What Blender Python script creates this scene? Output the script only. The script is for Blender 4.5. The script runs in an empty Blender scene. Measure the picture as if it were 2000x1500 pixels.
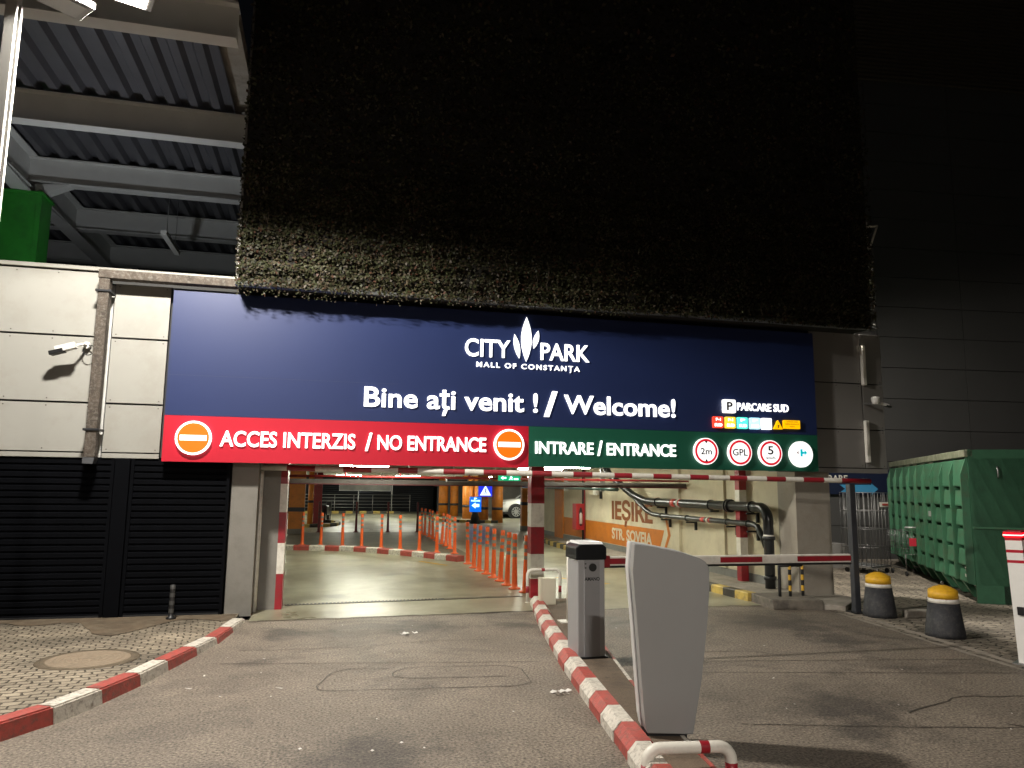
import bpy, bmesh, math, random
import numpy as np
from mathutils import Vector, Matrix
random.seed(7); rng = np.random.default_rng(7)
R = math.radians
SC = bpy.context.scene
COL = SC.collection

# ------------------------------------------------------------------ camera
cam = bpy.data.cameras.new('camera'); cam.sensor_width = 36; cam.lens = 36*1450/2000
cam.clip_start = .05; cam.clip_end = 600
co = bpy.data.objects.new('camera', cam); COL.objects.link(co)
_a, _b, _r = R(13.7), R(7.89), R(.652)
_F = Vector((math.sin(_a)*math.cos(_b), math.cos(_a)*math.cos(_b), math.sin(_b)))
_R0 = Vector((math.cos(_a), -math.sin(_a), 0)); _U0 = _R0.cross(_F)
_R = _R0*math.cos(_r)+_U0*math.sin(_r); _U = _U0*math.cos(_r)-_R0*math.sin(_r)
M = Matrix((_R, _U, -_F)).transposed().to_4x4(); M.translation = (0, 0, 1.75)
co.matrix_world = M
SC.camera = co

# ------------------------------------------------------------------ world, exposure (night)
w = bpy.data.worlds.new('World'); SC.world = w; w.use_nodes = True
nt = w.node_tree; bg = nt.nodes['Background']
sky = nt.nodes.new('ShaderNodeTexSky'); sky.sky_type = 'NISHITA'; sky.sun_disc = False
sky.sun_elevation = R(-4); sky.sun_rotation = R(200)
nt.links.new(sky.outputs[0], bg.inputs[0]); bg.inputs[1].default_value = 0.1
SC.view_settings.view_transform = 'Standard'; SC.view_settings.look = 'None'
SC.view_settings.exposure = 0; SC.view_settings.gamma = 1
SC.render.engine = 'CYCLES'
SC.cycles.use_denoising = True
SC.cycles.max_bounces = 6; SC.cycles.sample_clamp_indirect = 4

# lamp light: a downward LED head, batwing distribution (brighter towards the sides), sharp cut-off at the horizontal
def lamp_light(name, loc, power, size=.3, rot=(0, 0, 0), col=(1, .94, .84), wing=.22, soft=.22):
    l = bpy.data.lights.new(name, 'AREA'); l.shape = 'DISK'; l.size = size; l.energy = power; l.color = col
    l.use_nodes = True
    t = l.node_tree; em = t.nodes['Emission']
    g = t.nodes.new('ShaderNodeNewGeometry'); d = t.nodes.new('ShaderNodeVectorMath'); d.operation = 'DOT_PRODUCT'
    t.links.new(g.outputs['Incoming'], d.inputs[0]); t.links.new(g.outputs['Normal'], d.inputs[1])
    ab = t.nodes.new('ShaderNodeMath'); ab.operation = 'ABSOLUTE'; t.links.new(d.outputs['Value'], ab.inputs[0])
    mx = t.nodes.new('ShaderNodeMath'); mx.operation = 'MAXIMUM'; t.links.new(ab.outputs[0], mx.inputs[0]); mx.inputs[1].default_value = wing
    dv = t.nodes.new('ShaderNodeMath'); dv.operation = 'DIVIDE'; dv.inputs[0].default_value = 1; t.links.new(mx.outputs[0], dv.inputs[1])
    sm = t.nodes.new('ShaderNodeMapRange'); sm.interpolation_type = 'SMOOTHSTEP'; t.links.new(ab.outputs[0], sm.inputs[0]); sm.inputs[1].default_value = .0; sm.inputs[2].default_value = soft
    pr = t.nodes.new('ShaderNodeMath'); pr.operation = 'MULTIPLY'; t.links.new(dv.outputs[0], pr.inputs[0]); t.links.new(sm.outputs[0], pr.inputs[1])
    t.links.new(pr.outputs[0], em.inputs['Strength'])
    o = bpy.data.objects.new(name, l); COL.objects.link(o); o.location = loc; o.rotation_euler = rot
    return o
LAMP = Vector((-2.06, 7.0, 6.2))

# ------------------------------------------------------------------ materials
MATS = {}
def mat(name, col, rough=.6, metal=0, var=.0, scale=8, bump=0, bscale=60, emis=None, estr=0, rvar=0, coat=0, spec=.5, dirt=None):
    """principled; colour varied by two noise octaves, optional fine bump, optional dirt (colour, amount, scale)"""
    if name in MATS: return MATS[name]
    m = bpy.data.materials.new(name); m.use_nodes = True; t = m.node_tree
    b = t.nodes['Principled BSDF']
    b.inputs['Roughness'].default_value = rough; b.inputs['Metallic'].default_value = metal
    b.inputs['Specular IOR Level'].default_value = spec
    if coat: b.inputs['Coat Weight'].default_value = coat; b.inputs['Coat Roughness'].default_value = .15
    c4 = (*col, 1); b.inputs['Base Color'].default_value = c4
    N = t.nodes.new; L = t.links.new
    tc = None
    def coord():
        nonlocal tc
        if tc is None: tc = N('ShaderNodeTexCoord')
        return tc.outputs['Object']
    def noise(s, det=5, dim=.6):
        n = N('ShaderNodeTexNoise'); n.inputs['Scale'].default_value = s; n.inputs['Detail'].default_value = det
        n.inputs['Roughness'].default_value = dim; L(coord(), n.inputs['Vector']); return n.outputs['Fac']
    last = None
    if var:
        mr = N('ShaderNodeMapRange'); L(noise(scale), mr.inputs[0]); mr.inputs[1].default_value = .25; mr.inputs[2].default_value = .75
        mr.inputs[3].default_value = 1-var; mr.inputs[4].default_value = 1+var
        mm = N('ShaderNodeVectorMath'); mm.operation = 'SCALE'; mm.inputs[0].default_value = col; L(mr.outputs[0], mm.inputs['Scale'])
        last = mm.outputs[0]
    if dirt:
        dc, amt, ds = dirt
        mr = N('ShaderNodeMapRange'); L(noise(ds, 8, .7), mr.inputs[0]); mr.inputs[1].default_value = .48; mr.inputs[2].default_value = .68
        mr.inputs[4].default_value = amt
        mx = N('ShaderNodeMix'); mx.data_type = 'RGBA'; L(mr.outputs[0], mx.inputs[0])
        if last: L(last, mx.inputs[6])
        else: mx.inputs[6].default_value = c4
        mx.inputs[7].default_value = (*dc, 1); last = mx.outputs[2]
    if last: L(last, b.inputs['Base Color'])
    if rvar:
        mr = N('ShaderNodeMapRange'); L(noise(scale*.7+1), mr.inputs[0]); mr.inputs[1].default_value = .3; mr.inputs[2].default_value = .7
        mr.inputs[3].default_value = max(.03, rough-rvar); mr.inputs[4].default_value = rough+rvar; L(mr.outputs[0], b.inputs['Roughness'])
    if bump:
        bn = N('ShaderNodeBump'); bn.inputs['Strength'].default_value = bump; bn.inputs['Distance'].default_value = .01
        L(noise(bscale, 4), bn.inputs['Height']); L(bn.outputs[0], b.inputs['Normal'])
    if emis:
        b.inputs['Emission Color'].default_value = (*emis, 1); b.inputs['Emission Strength'].default_value = estr
    MATS[name] = m; return m
def emit(name, col, s): return mat(name, tuple(min(.8, c*.8) for c in col), .5, emis=col, estr=s)

# ------------------------------------------------------------------ mesh builder
class MB:
    def __init__(s): s.bm = bmesh.new()
    def _f(s, vs, mi=0, smooth=False):
        try: f = s.bm.faces.new(vs)
        except ValueError: return
        f.material_index = mi; f.smooth = smooth; return f
    def box(s, x0, x1, y0, y1, z0, z1, mi=0, bev=0, mx=None):
        b2 = bmesh.new()
        v = [b2.verts.new((x, y, z)) for x in (x0, x1) for y in (y0, y1) for z in (z0, z1)]
        for q in ((0, 1, 3, 2), (4, 6, 7, 5), (0, 4, 5, 1), (2, 3, 7, 6), (0, 2, 6, 4), (1, 5, 7, 3)): b2.faces.new([v[i] for i in q])
        if bev: bmesh.ops.bevel(b2, geom=b2.edges[:], offset=bev, segments=2, affect='EDGES', profile=.5)
        s._merge(b2, mi, mx); return s
    def _merge(s, b2, mi, mx=None, smooth=False):
        if mx is not None: bmesh.ops.transform(b2, matrix=mx, verts=b2.verts)
        bmesh.ops.recalc_face_normals(b2, faces=b2.faces)
        mp = {v: s.bm.verts.new(v.co) for v in b2.verts}
        for f in b2.faces: s._f([mp[v] for v in f.verts], mi, smooth or f.smooth)
        b2.free()
    def prism(s, pts, d, mi=0, bev=0, mx=None, smooth=False):
        """polygon of 3D points swept by vector d"""
        b2 = bmesh.new(); d = Vector(d)
        a = [b2.verts.new(p) for p in pts]; c = [b2.verts.new(Vector(p)+d) for p in pts]; n = len(pts)
        b2.faces.new(a); b2.faces.new(c[::-1])
        for i in range(n): b2.faces.new((a[i], c[i], c[(i+1) % n], a[(i+1) % n]))
        if bev:
            es = [e for e in b2.edges]; bmesh.ops.bevel(b2, geom=es, offset=bev, segments=2, affect='EDGES', profile=.5)
        s._merge(b2, mi, mx, smooth); return s
    def tube(s, pts, r, mi=0, seg=12, cap=True, mis=None):
        """swept circle along points; r a number or one per point; mis = material index per segment"""
        pts = [Vector(p) for p in pts]; n = len(pts); rr = r if isinstance(r, (list, tuple)) else [r]*n
        rings = []; up = None
        for i, p in enumerate(pts):
            a = pts[max(0, i-1)]; c = pts[min(n-1, i+1)]; t = (c-a).normalized()
            if t.length == 0: t = Vector((0, 0, 1))
            if up is None: up = Vector((0, 0, 1)) if abs(t.z) < .9 else Vector((1, 0, 0))
            x = t.cross(up).normalized(); up = x.cross(t).normalized()
            rings.append([s.bm.verts.new(p+(x*math.cos(q)+up*math.sin(q))*rr[i]) for q in [2*math.pi*k/seg for k in range(seg)]])
        for i in range(n-1):
            for k in range(seg):
                s._f((rings[i][k], rings[i][(k+1) % seg], rings[i+1][(k+1) % seg], rings[i+1][k]), mis[i] if mis else mi, True)
        if cap:
            s._f(rings[0][::-1], mis[0] if mis else mi); s._f(rings[-1], mis[-1] if mis else mi)
        return s
    def lathe(s, prof, c=(0, 0, 0), seg=24, mis=None, mi=0, smooth=True):
        """(r, z) profile round the vertical"""
        c = Vector(c); rings = []
        for r, z in prof:
            rings.append([s.bm.verts.new(c+Vector((max(r, 1e-4)*math.cos(q), max(r, 1e-4)*math.sin(q), z))) for q in [2*math.pi*k/seg for k in range(seg)]])
        for i in range(len(prof)-1):
            for k in range(seg): s._f((rings[i][k], rings[i][(k+1) % seg], rings[i+1][(k+1) % seg], rings[i+1][k]), mis[i] if mis else mi, smooth)
        s._f(rings[0][::-1], mis[0] if mis else mi); s._f(rings[-1], mis[-1] if mis else mi)
        return s
    def quad(s, a, b, c, d, mi=0): s._f([s.bm.verts.new(p) for p in (a, b, c, d)], mi); return s
    def poly(s, pts, mi=0): s._f([s.bm.verts.new(p) for p in pts], mi); return s
    def out(s, name, m, parent=None, label=None, norm=False):
        me = bpy.data.meshes.new(name)
        if norm: bmesh.ops.recalc_face_normals(s.bm, faces=s.bm.faces)
        s.bm.to_mesh(me); s.bm.free()
        for k in (m if isinstance(m, (list, tuple)) else [m]): me.materials.append(k)
        o = bpy.data.objects.new(name, me); COL.objects.link(o)
        if parent: o.parent = parent
        if label: o['label'] = label
        return o
def tag(o, label, cat, group=None):
    o['label'] = label; o['category'] = cat
    if group: o['group'] = group
    return o
def thing(name, label, cat, loc=(0, 0, 0), rz=0, group=None):
    o = bpy.data.objects.new(name, None); COL.objects.link(o); o.location = loc; o.rotation_euler = (0, 0, rz)
    o.empty_display_size = .1
    return tag(o, label, cat, group)
def struct(o): o['kind'] = 'structure'; return o
def dup(root, loc, rz=0, label=None):
    r = root.copy(); COL.objects.link(r); r.location = loc; r.rotation_euler = (0, 0, rz)
    if label: r['label'] = label
    for ch in root.children:
        c = ch.copy(); COL.objects.link(c); c.parent = r
        for g in ch.children:
            d = g.copy(); COL.objects.link(d); d.parent = c
    return r
def arc(c, r, a0, a1, n, ax, ay):
    c = Vector(c); ax = Vector(ax); ay = Vector(ay)
    return [c+ax*(r*math.cos(R(a0+(a1-a0)*i/n)))+ay*(r*math.sin(R(a0+(a1-a0)*i/n))) for i in range(n+1)]
def text(body, x0, x1, zb, cap, m, parent, name='lettering', y=0., depth=.02, bold=.02, ux=(1, 0, 0), uz=(0, 0, 1), space=1, n=(0, -1, 0), label=None, shear=0, gap=.2):
    """lettering: fits width x0..x1 along ux, baseline zb, capital height cap; face towards n at distance y along n from the parent's origin"""
    cu = bpy.data.curves.new('font', 'FONT'); cu.body = body; cu.size = 1; cu.offset = bold; cu.space_character = space; cu.resolution_u = 4
    cu.extrude = .5; cu.shear = shear
    o = bpy.data.objects.new('font', cu); COL.objects.link(o)
    bpy.context.view_layer.update()
    me = bpy.data.meshes.new_from_object(o.evaluated_get(bpy.context.evaluated_depsgraph_get()))
    bpy.data.objects.remove(o)
    P = np.empty(len(me.vertices)*3, np.float32); me.vertices.foreach_get('co', P); P = P.reshape(-1, 3)
    a, b = P[:, 0].min(), P[:, 0].max()
    bm = bmesh.new(); bm.from_mesh(me); bpy.data.meshes.remove(me); bm.verts.ensure_lookup_table()
    isl = []; seen = set()
    for v in bm.verts:
        if v.index in seen: continue
        st = [v]; seen.add(v.index); g = []
        while st:
            q = st.pop(); g.append(q.index)
            for e in q.link_edges:
                u = e.other_vert(q)
                if u.index not in seen: seen.add(u.index); st.append(u)
        xs_ = [P[k, 0] for k in g]; isl.append((min(xs_), max(xs_), g))
    isl.sort(key=lambda q: q[0]); words = []
    for lo, hi, g in isl:
        if words and lo-words[-1][1] < gap: words[-1][1] = max(hi, words[-1][1]); words[-1][2] += g
        else: words.append([lo, hi, list(g)])
    X = x0+(P[:, 0]-a)/(b-a)*(x1-x0); Z = zb+(P[:, 1]+bold)/(.69+2*bold)*cap; D = (P[:, 2]+.5)*depth+y
    ux, uz, n = map(np.array, (ux, uz, n))
    Q = X[:, None]*ux+Z[:, None]*uz+D[:, None]*n
    for v in bm.verts: v.co = Q[v.index]
    ob = None
    for lo, hi, g in words:
        b2 = bm.copy(); b2.verts.ensure_lookup_table(); keep = set(g)
        bmesh.ops.delete(b2, geom=[v for v in b2.verts if v.index not in keep], context='VERTS')
        me = bpy.data.meshes.new(name); b2.to_mesh(me); b2.free(); me.materials.append(m)
        ob = bpy.data.objects.new(name, me); COL.objects.link(ob); ob.parent = parent
    bm.free()
    if label: ob['label'] = label
    return ob
def disc(r, c, y0, y1, seg=48):
    """pts of a circle in the xz plane"""
    return [(c[0]+r*math.cos(2*math.pi*k/seg), y1, c[1]+r*math.sin(2*math.pi*k/seg)) for k in range(seg)]

# palette
RED = mat('red_paint', (.30, .012, .022), .42, var=.15, scale=6, dirt=((.12, .05, .045), .5, 7), bump=.1)
WHT = mat('white_paint', (.74, .71, .64), .45, var=.06, scale=6, dirt=((.38, .33, .27), .5, 7), bump=.1)
KRED = mat('kerb_red', (.40, .07, .055), .6, var=.2, scale=9, dirt=((.14, .085, .07), .8, 20), bump=.6, bscale=40)
KWHT = mat('kerb_white', (.62, .58, .51), .65, var=.12, scale=9, dirt=((.17, .14, .11), .85, 22), bump=.6, bscale=40)
YEL = mat('yellow_paint', (.62, .36, .03), .5, var=.15, scale=8, dirt=((.2, .15, .08), .5, 8))
BLK = mat('black_paint', (.012, .012, .013), .45, var=.2, scale=10)
DARK = mat('dark_metal', (.02, .021, .024), .45, .3, var=.2)
STEEL = mat('galvanised_steel', (.42, .42, .42), .38, .8, var=.15, scale=20)
CONC = mat('concrete', (.30, .27, .23), .8, var=.2, scale=3, bump=.4, bscale=30, dirt=((.13, .11, .09), .7, 4))
CREAM = mat('cream_plaster', (.62, .56, .41), .75, var=.1, scale=1.2, bump=.15, bscale=30, dirt=((.42, .35, .24), .5, 1.6))
GREYW = mat('grey_plaster', (.20, .19, .17), .75, var=.08, scale=1.5, bump=.15, bscale=40, dirt=((.13, .12, .1), .5, 2.5))
PANEL = mat('white_cladding', (.33, .325, .30), .38, var=.05, scale=1.2, dirt=((.27, .255, .22), .55, 2.2))
PANEL_DIM = mat('dim_cladding', (.21, .2, .19), .5, var=.06, scale=1.2)  # darker copy of the white cladding, dimness of the right end put into colour
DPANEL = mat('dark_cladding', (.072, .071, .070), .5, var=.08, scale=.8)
ORANGE = mat('orange_paint', (.62, .2, .02), .5, var=.12, scale=3, dirt=((.3, .12, .03), .5, 4))
POSTO = mat('delineator_orange', (.85, .13, .02), .42, var=.06, scale=20)
POSTM = mat('delineator_maroon', (.14, .02, .025), .45, var=.1, scale=20)
REFL = mat('reflective_tape', (.24, .22, .19), .4, var=.2, scale=40)
STEELW = mat('painted_steel', (.58, .58, .56), .5, var=.08, scale=2)

# ------------------------------------------------------------------ node materials for the ground
def ground_mat(name, base, alt, big=.5, grain=260, rough=.8, stain=(.05, .045, .04), amt=.6, speck=.35, spots=()):
    m = bpy.data.materials.new(name); m.use_nodes = True; t = m.node_tree; b = t.nodes['Principled BSDF']; N = t.nodes.new; L = t.links.new
    tc = N('ShaderNodeTexCoord')
    def noise(s, det, dim=.6, dist=0):
        n = N('ShaderNodeTexNoise'); n.inputs['Scale'].default_value = s; n.inputs['Detail'].default_value = det; n.inputs['Roughness'].default_value = dim
        n.inputs['Distortion'].default_value = dist; L(tc.outputs['Object'], n.inputs['Vector']); return n.outputs['Fac']
    def ramp(f, lo, hi):
        r = N('ShaderNodeMapRange'); r.inputs[1].default_value = lo; r.inputs[2].default_value = hi; L(f, r.inputs[0]); return r.outputs[0]
    def mix(f, a, c):
        x = N('ShaderNodeMix'); x.data_type = 'RGBA'; L(f, x.inputs[0])
        for s, v in ((6, a), (7, c)):
            if isinstance(v, tuple): x.inputs[s].default_value = (*v, 1)
            else: L(v, x.inputs[s])
        return x.outputs[2]
    c = mix(ramp(noise(big, 7, .65, .4), .35, .65), base, alt)
    s1 = ramp(noise(big*1.7, 9, .72, .8), .50, .66)
    sc = N('ShaderNodeMath'); sc.operation = 'MULTIPLY'; L(s1, sc.inputs[0]); sc.inputs[1].default_value = amt
    c = mix(sc.outputs[0], c, stain)
    # small dark spots (chewing gum, oil drips)
    sp = ramp(noise(9, 3, .5), .68, .74); s2 = N('ShaderNodeMath'); s2.operation = 'MULTIPLY'; L(sp, s2.inputs[0]); s2.inputs[1].default_value = .5
    c = mix(s2.outputs[0], c, stain)
    for (sx, sy, sr) in spots:   # oil and damp stains
        sb = N('ShaderNodeVectorMath'); sb.operation = 'DISTANCE'; L(tc.outputs['Object'], sb.inputs[0]); sb.inputs[1].default_value = (sx, sy, 0)
        ma = N('ShaderNodeMath'); ma.operation = 'MULTIPLY_ADD'; L(noise(3.2, 8, .7), ma.inputs[0]); ma.inputs[1].default_value = sr*2.2; L(sb.outputs['Value'], ma.inputs[2])
        mr = N('ShaderNodeMapRange'); mr.interpolation_type = 'SMOOTHSTEP'; L(ma.outputs[0], mr.inputs[0]); mr.inputs[1].default_value = sr*1.95; mr.inputs[2].default_value = sr*1.2; mr.inputs[3].default_value = 0; mr.inputs[4].default_value = .72
        c = mix(mr.outputs[0], c, stain)
    # aggregate
    g = noise(grain, 2, .7)
    gm = N('ShaderNodeMapRange'); gm.inputs[1].default_value = .3; gm.inputs[2].default_value = .75; gm.inputs[3].default_value = 1-speck; gm.inputs[4].default_value = 1+speck*1.3; L(g, gm.inputs[0])
    vm = N('ShaderNodeVectorMath'); vm.operation = 'SCALE'; L(c, vm.inputs[0]); L(gm.outputs[0], vm.inputs['Scale'])
    L(vm.outputs[0], b.inputs['Base Color'])
    rr = N('ShaderNodeMapRange'); rr.inputs[3].default_value = rough-.14; rr.inputs[4].default_value = rough+.1; L(noise(big*2.5, 6), rr.inputs[0]); L(rr.outputs[0], b.inputs['Roughness'])
    bn = N('ShaderNodeBump'); bn.inputs['Strength'].default_value = .8; bn.inputs['Distance'].default_value = .006; L(g, bn.inputs['Height'])
    b2 = N('ShaderNodeBump'); b2.inputs['Strength'].default_value = .35; b2.inputs['Distance'].default_value = .05; L(noise(big*5, 5), b2.inputs['Height']); L(bn.outputs[0], b2.inputs['Normal'])
    L(b2.outputs[0], b.inputs['Normal'])
    return m
ASPH = ground_mat('asphalt', (.225, .188, .148), (.14, .116, .092), .5, 48, .66, (.048, .041, .036), .6, .8, spots=((4.3, 5.5, .75), (3.85, 4.95, .5), (5.9, 9.1, 1.1), (1.2, 9.6, .9), (2.4, 9.5, .5), (-.4, 9.5, .6), (.4, 5.2, .7), (6.0, 7.9, .8)))
ISLE = ground_mat('island_concrete', (.17, .125, .085), (.12, .088, .062), .9, 120, .85, (.06, .045, .035), .5, .25)
SOIL = ground_mat('dark_ground', (.09, .08, .07), (.06, .055, .05), .3, 60, .9)

def paver_mat(name, cx, cy, rot, c1, c2, joint, wob=.02, bumpd=.02, wobs=6, frac=.5):
    m = bpy.data.materials.new(name); m.use_nodes = True; t = m.node_tree; b = t.nodes['Principled BSDF']; N = t.nodes.new; L = t.links.new
    tc = N('ShaderNodeTexCoord'); mp = N('ShaderNodeMapping'); mp.inputs['Rotation'].default_value = (0, 0, rot); L(tc.outputs['Object'], mp.inputs[0])
    nz = N('ShaderNodeTexNoise'); nz.inputs['Scale'].default_value = wobs; nz.inputs['Detail'].default_value = 3; L(tc.outputs['Object'], nz.inputs['Vector'])
    sb = N('ShaderNodeVectorMath'); sb.operation = 'SUBTRACT'; L(nz.outputs['Color'], sb.inputs[0]); sb.inputs[1].default_value = (.5, .5, .5)
    sc = N('ShaderNodeVectorMath'); sc.operation = 'SCALE'; L(sb.outputs[0], sc.inputs[0]); sc.inputs['Scale'].default_value = wob*4
    ad = N('ShaderNodeVectorMath'); ad.operation = 'ADD'; L(mp.outputs[0], ad.inputs[0]); L(sc.outputs[0], ad.inputs[1])
    br = N('ShaderNodeTexBrick'); L(ad.outputs[0], br.inputs['Vector'])
    br.inputs['Scale'].default_value = 1; br.inputs['Brick Width'].default_value = cx; br.inputs['Row Height'].default_value = cy
    br.inputs['Mortar Size'].default_value = .010; br.inputs['Mortar Smooth'].default_value = .6; br.inputs['Bias'].default_value = 0; br.offset = frac
    br.inputs['Color1'].default_value = (*c1, 1); br.inputs['Color2'].default_value = (*c2, 1); br.inputs['Mortar'].default_value = (*joint, 1)
    n2 = N('ShaderNodeTexNoise'); n2.inputs['Scale'].default_value = .9; n2.inputs['Detail'].default_value = 7; n2.inputs['Roughness'].default_value = .65; L(tc.outputs['Object'], n2.inputs['Vector'])
    mr = N('ShaderNodeMapRange'); mr.inputs[1].default_value = .35; mr.inputs[2].default_value = .65; mr.inputs[3].default_value = .45; mr.inputs[4].default_value = 1.2; L(n2.outputs['Fac'], mr.inputs[0])
    n3 = N('ShaderNodeTexNoise'); n3.inputs['Scale'].default_value = 70; n3.inputs['Detail'].default_value = 4; L(tc.outputs['Object'], n3.inputs['Vector'])
    m3 = N('ShaderNodeMapRange'); m3.inputs[3].default_value = .6; m3.inputs[4].default_value = 1.4; L(n3.outputs['Fac'], m3.inputs[0])
    mu = N('ShaderNodeMath'); mu.operation = 'MULTIPLY'; L(mr.outputs[0], mu.inputs[0]); L(m3.outputs[0], mu.inputs[1])
    vm = N('ShaderNodeVectorMath'); vm.operation = 'SCALE'; L(br.outputs['Color'], vm.inputs[0]); L(mu.outputs[0], vm.inputs['Scale']); L(vm.outputs[0], b.inputs['Base Color'])
    b.inputs['Roughness'].default_value = .7
    iv = N('ShaderNodeMath'); iv.operation = 'SUBTRACT'; iv.inputs[0].default_value = 1; L(br.outputs['Fac'], iv.inputs[1])
    hs = N('ShaderNodeMath'); hs.operation = 'MULTIPLY_ADD'; L(n3.outputs['Fac'], hs.inputs[0]); hs.inputs[1].default_value = .25; L(iv.outputs[0], hs.inputs[2])
    # each stone tilts a little
    nt_ = N('ShaderNodeTexNoise'); nt_.inputs['Scale'].default_value = 1/cy*.6; L(ad.outputs[0], nt_.inputs['Vector'])
    h2 = N('ShaderNodeMath'); h2.operation = 'MULTIPLY_ADD'; L(nt_.outputs['Fac'], h2.inputs[0]); h2.inputs[1].default_value = 1.2; L(hs.outputs[0], h2.inputs[2])
    bn = N('ShaderNodeBump'); bn.inputs['Strength'].default_value = 1; bn.inputs['Distance'].default_value = bumpd; L(h2.outputs[0], bn.inputs['Height']); L(bn.outputs[0], b.inputs['Normal'])
    return m
PAVE = paver_mat('pavement_setts', .135, .10, R(-8), (.34, .29, .215), (.25, .21, .155), (.075, .06, .042), .024, .02, 5)
COBB = paver_mat('cobblestones', .17, .13, R(62), (.36, .31, .245), (.24, .205, .16), (.035, .028, .02), .05, .045, 4.5)

def floor_mat():
    m = bpy.data.materials.new('epoxy_floor'); m.use_nodes = True; t = m.node_tree; b = t.nodes['Principled BSDF']; N = t.nodes.new; L = t.links.new
    tc = N('ShaderNodeTexCoord')
    def noise(s, det, dim=.6, dist=0):
        n = N('ShaderNodeTexNoise'); n.inputs['Scale'].default_value = s; n.inputs['Detail'].default_value = det; n.inputs['Roughness'].default_value = dim
        n.inputs['Distortion'].default_value = dist; L(tc.outputs['Object'], n.inputs['Vector']); return n.outputs['Fac']
    r = N('ShaderNodeValToRGB'); L(noise(.55, 8, .65, 1), r.inputs[0]); e = r.color_ramp.elements
    e[0].position = .3; e[0].color = (.17, .152, .1, 1); e[1].position = .6; e[1].color = (.34, .325, .235, 1)
    n2 = N('ShaderNodeMapRange'); L(noise(14, 5), n2.inputs[0]); n2.inputs[3].default_value = .85; n2.inputs[4].default_value = 1.15
    vm = N('ShaderNodeVectorMath'); vm.operation = 'SCALE'; L(r.outputs[0], vm.inputs[0]); L(n2.outputs[0], vm.inputs['Scale']); cc = vm.outputs[0]
    for (sx, sy, sr) in ((2.1, 14.3, .6), (1.3, 15.3, .5), (2.7, 13.4, .45), (.2, 12.4, .35), (4.6, 13.6, .6), (.8, 18.2, .6)):   # tyre rubber and damp patches
        sb = N('ShaderNodeVectorMath'); sb.operation = 'DISTANCE'; L(tc.outputs['Object'], sb.inputs[0]); sb.inputs[1].default_value = (sx, sy, 0)
        ma = N('ShaderNodeMath'); ma.operation = 'MULTIPLY_ADD'; L(noise(2.2, 7, .68), ma.inputs[0]); ma.inputs[1].default_value = sr*2.4; L(sb.outputs['Value'], ma.inputs[2])
        mr = N('ShaderNodeMapRange'); mr.interpolation_type = 'SMOOTHSTEP'; L(ma.outputs[0], mr.inputs[0]); mr.inputs[1].default_value = sr*2.1; mr.inputs[2].default_value = sr*1.2; mr.inputs[3].default_value = 0; mr.inputs[4].default_value = .6
        x = N('ShaderNodeMix'); x.data_type = 'RGBA'; L(mr.outputs[0], x.inputs[0]); L(cc, x.inputs[6]); x.inputs[7].default_value = (.10, .092, .062, 1); cc = x.outputs[2]
    L(cc, b.inputs['Base Color'])
    rr = N('ShaderNodeMapRange'); L(noise(.8, 4), rr.inputs[0]); rr.inputs[1].default_value = .3; rr.inputs[2].default_value = .7; rr.inputs[3].default_value = .27; rr.inputs[4].default_value = .42
    L(rr.outputs[0], b.inputs['Roughness'])
    bn = N('ShaderNodeBump'); bn.inputs['Strength'].default_value = .1; bn.inputs['Distance'].default_value = .012; L(noise(3, 3), bn.inputs['Height']); L(bn.outputs[0], b.inputs['Normal'])
    return m
EPOXY = floor_mat()

# ------------------------------------------------------------------ ground, road, pavements
struct(MB().quad((-150, -150, -.2), (150, -150, -.2), (150, 150, -.2), (-150, 150, -.2)).out('ground', SOIL))
struct(MB().quad((-9, -12, 0), (13, -12, 0), (13, 10.5, 0), (-9, 10.5, 0)).out('road', ASPH))
# threshold: the pale concrete lip of the garage floor has an uneven front edge
fr = []
xs = np.linspace(-.92, 7.4, 60)
for x in xs:
    yb = np.interp(x, [-.92, .47, 2.9, 4, 5.6, 7.4], [10.37, 10.43, 10.56, 10.5, 10.45, 10.4])
    fr.append((float(x), float(yb+rng.normal()*.018), .006))
f = MB(); f.poly(fr+[(7.45, 12, .006), (7.45, 62, .006), (-14, 62, .006), (-14, 11.25, .006), (-.92, 11.25, .006)]); struct(f.out('garage_floor', EPOXY))
f = MB(); f.quad((7.45, 24, .006), (24, 24, .006), (24, 62, .006), (7.45, 62, .006)); struct(f.out('garage_floor', EPOXY))
# left pavement slopes down to the shutters
KL = [(-4.6, 1.5), (-3.3, 3.9), (-2.45, 5.3), (-2.08, 5.97), (-1.86, 6.32), (-1.67, 6.8), (-1.5, 7.32), (-1.38, 7.85), (-1.23, 8.47), (-1.1, 9.01), (-1.02, 9.67), (-.95, 10.34)]
def kz(y): return float(np.interp(y, [6.5, 10.5], [.125, .05]))
f = MB(); n = 40
ys = np.linspace(1.5, 10.8, n)
rows = [[f.bm.verts.new((float(x), float(y), kz(y)-.012)) for x in (-9, float(np.interp(y, [p[1] for p in KL], [p[0] for p in KL]))-.13)] for y in ys]
for i in range(n-1): f._f((rows[i][0], rows[i][1], rows[i+1][1], rows[i+1][0]))
struct(f.out('pavement', PAVE))
def resample(pts, step):
    P = [Vector((*p, 0)) for p in pts]; out = [P[0]]; acc = 0
    for a, b in zip(P, P[1:]):
        d = (b-a).length; t = step-acc
        while t <= d: out.append(a.lerp(b, t/d)); t += step
        acc = d-(t-step)
    return out
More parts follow.
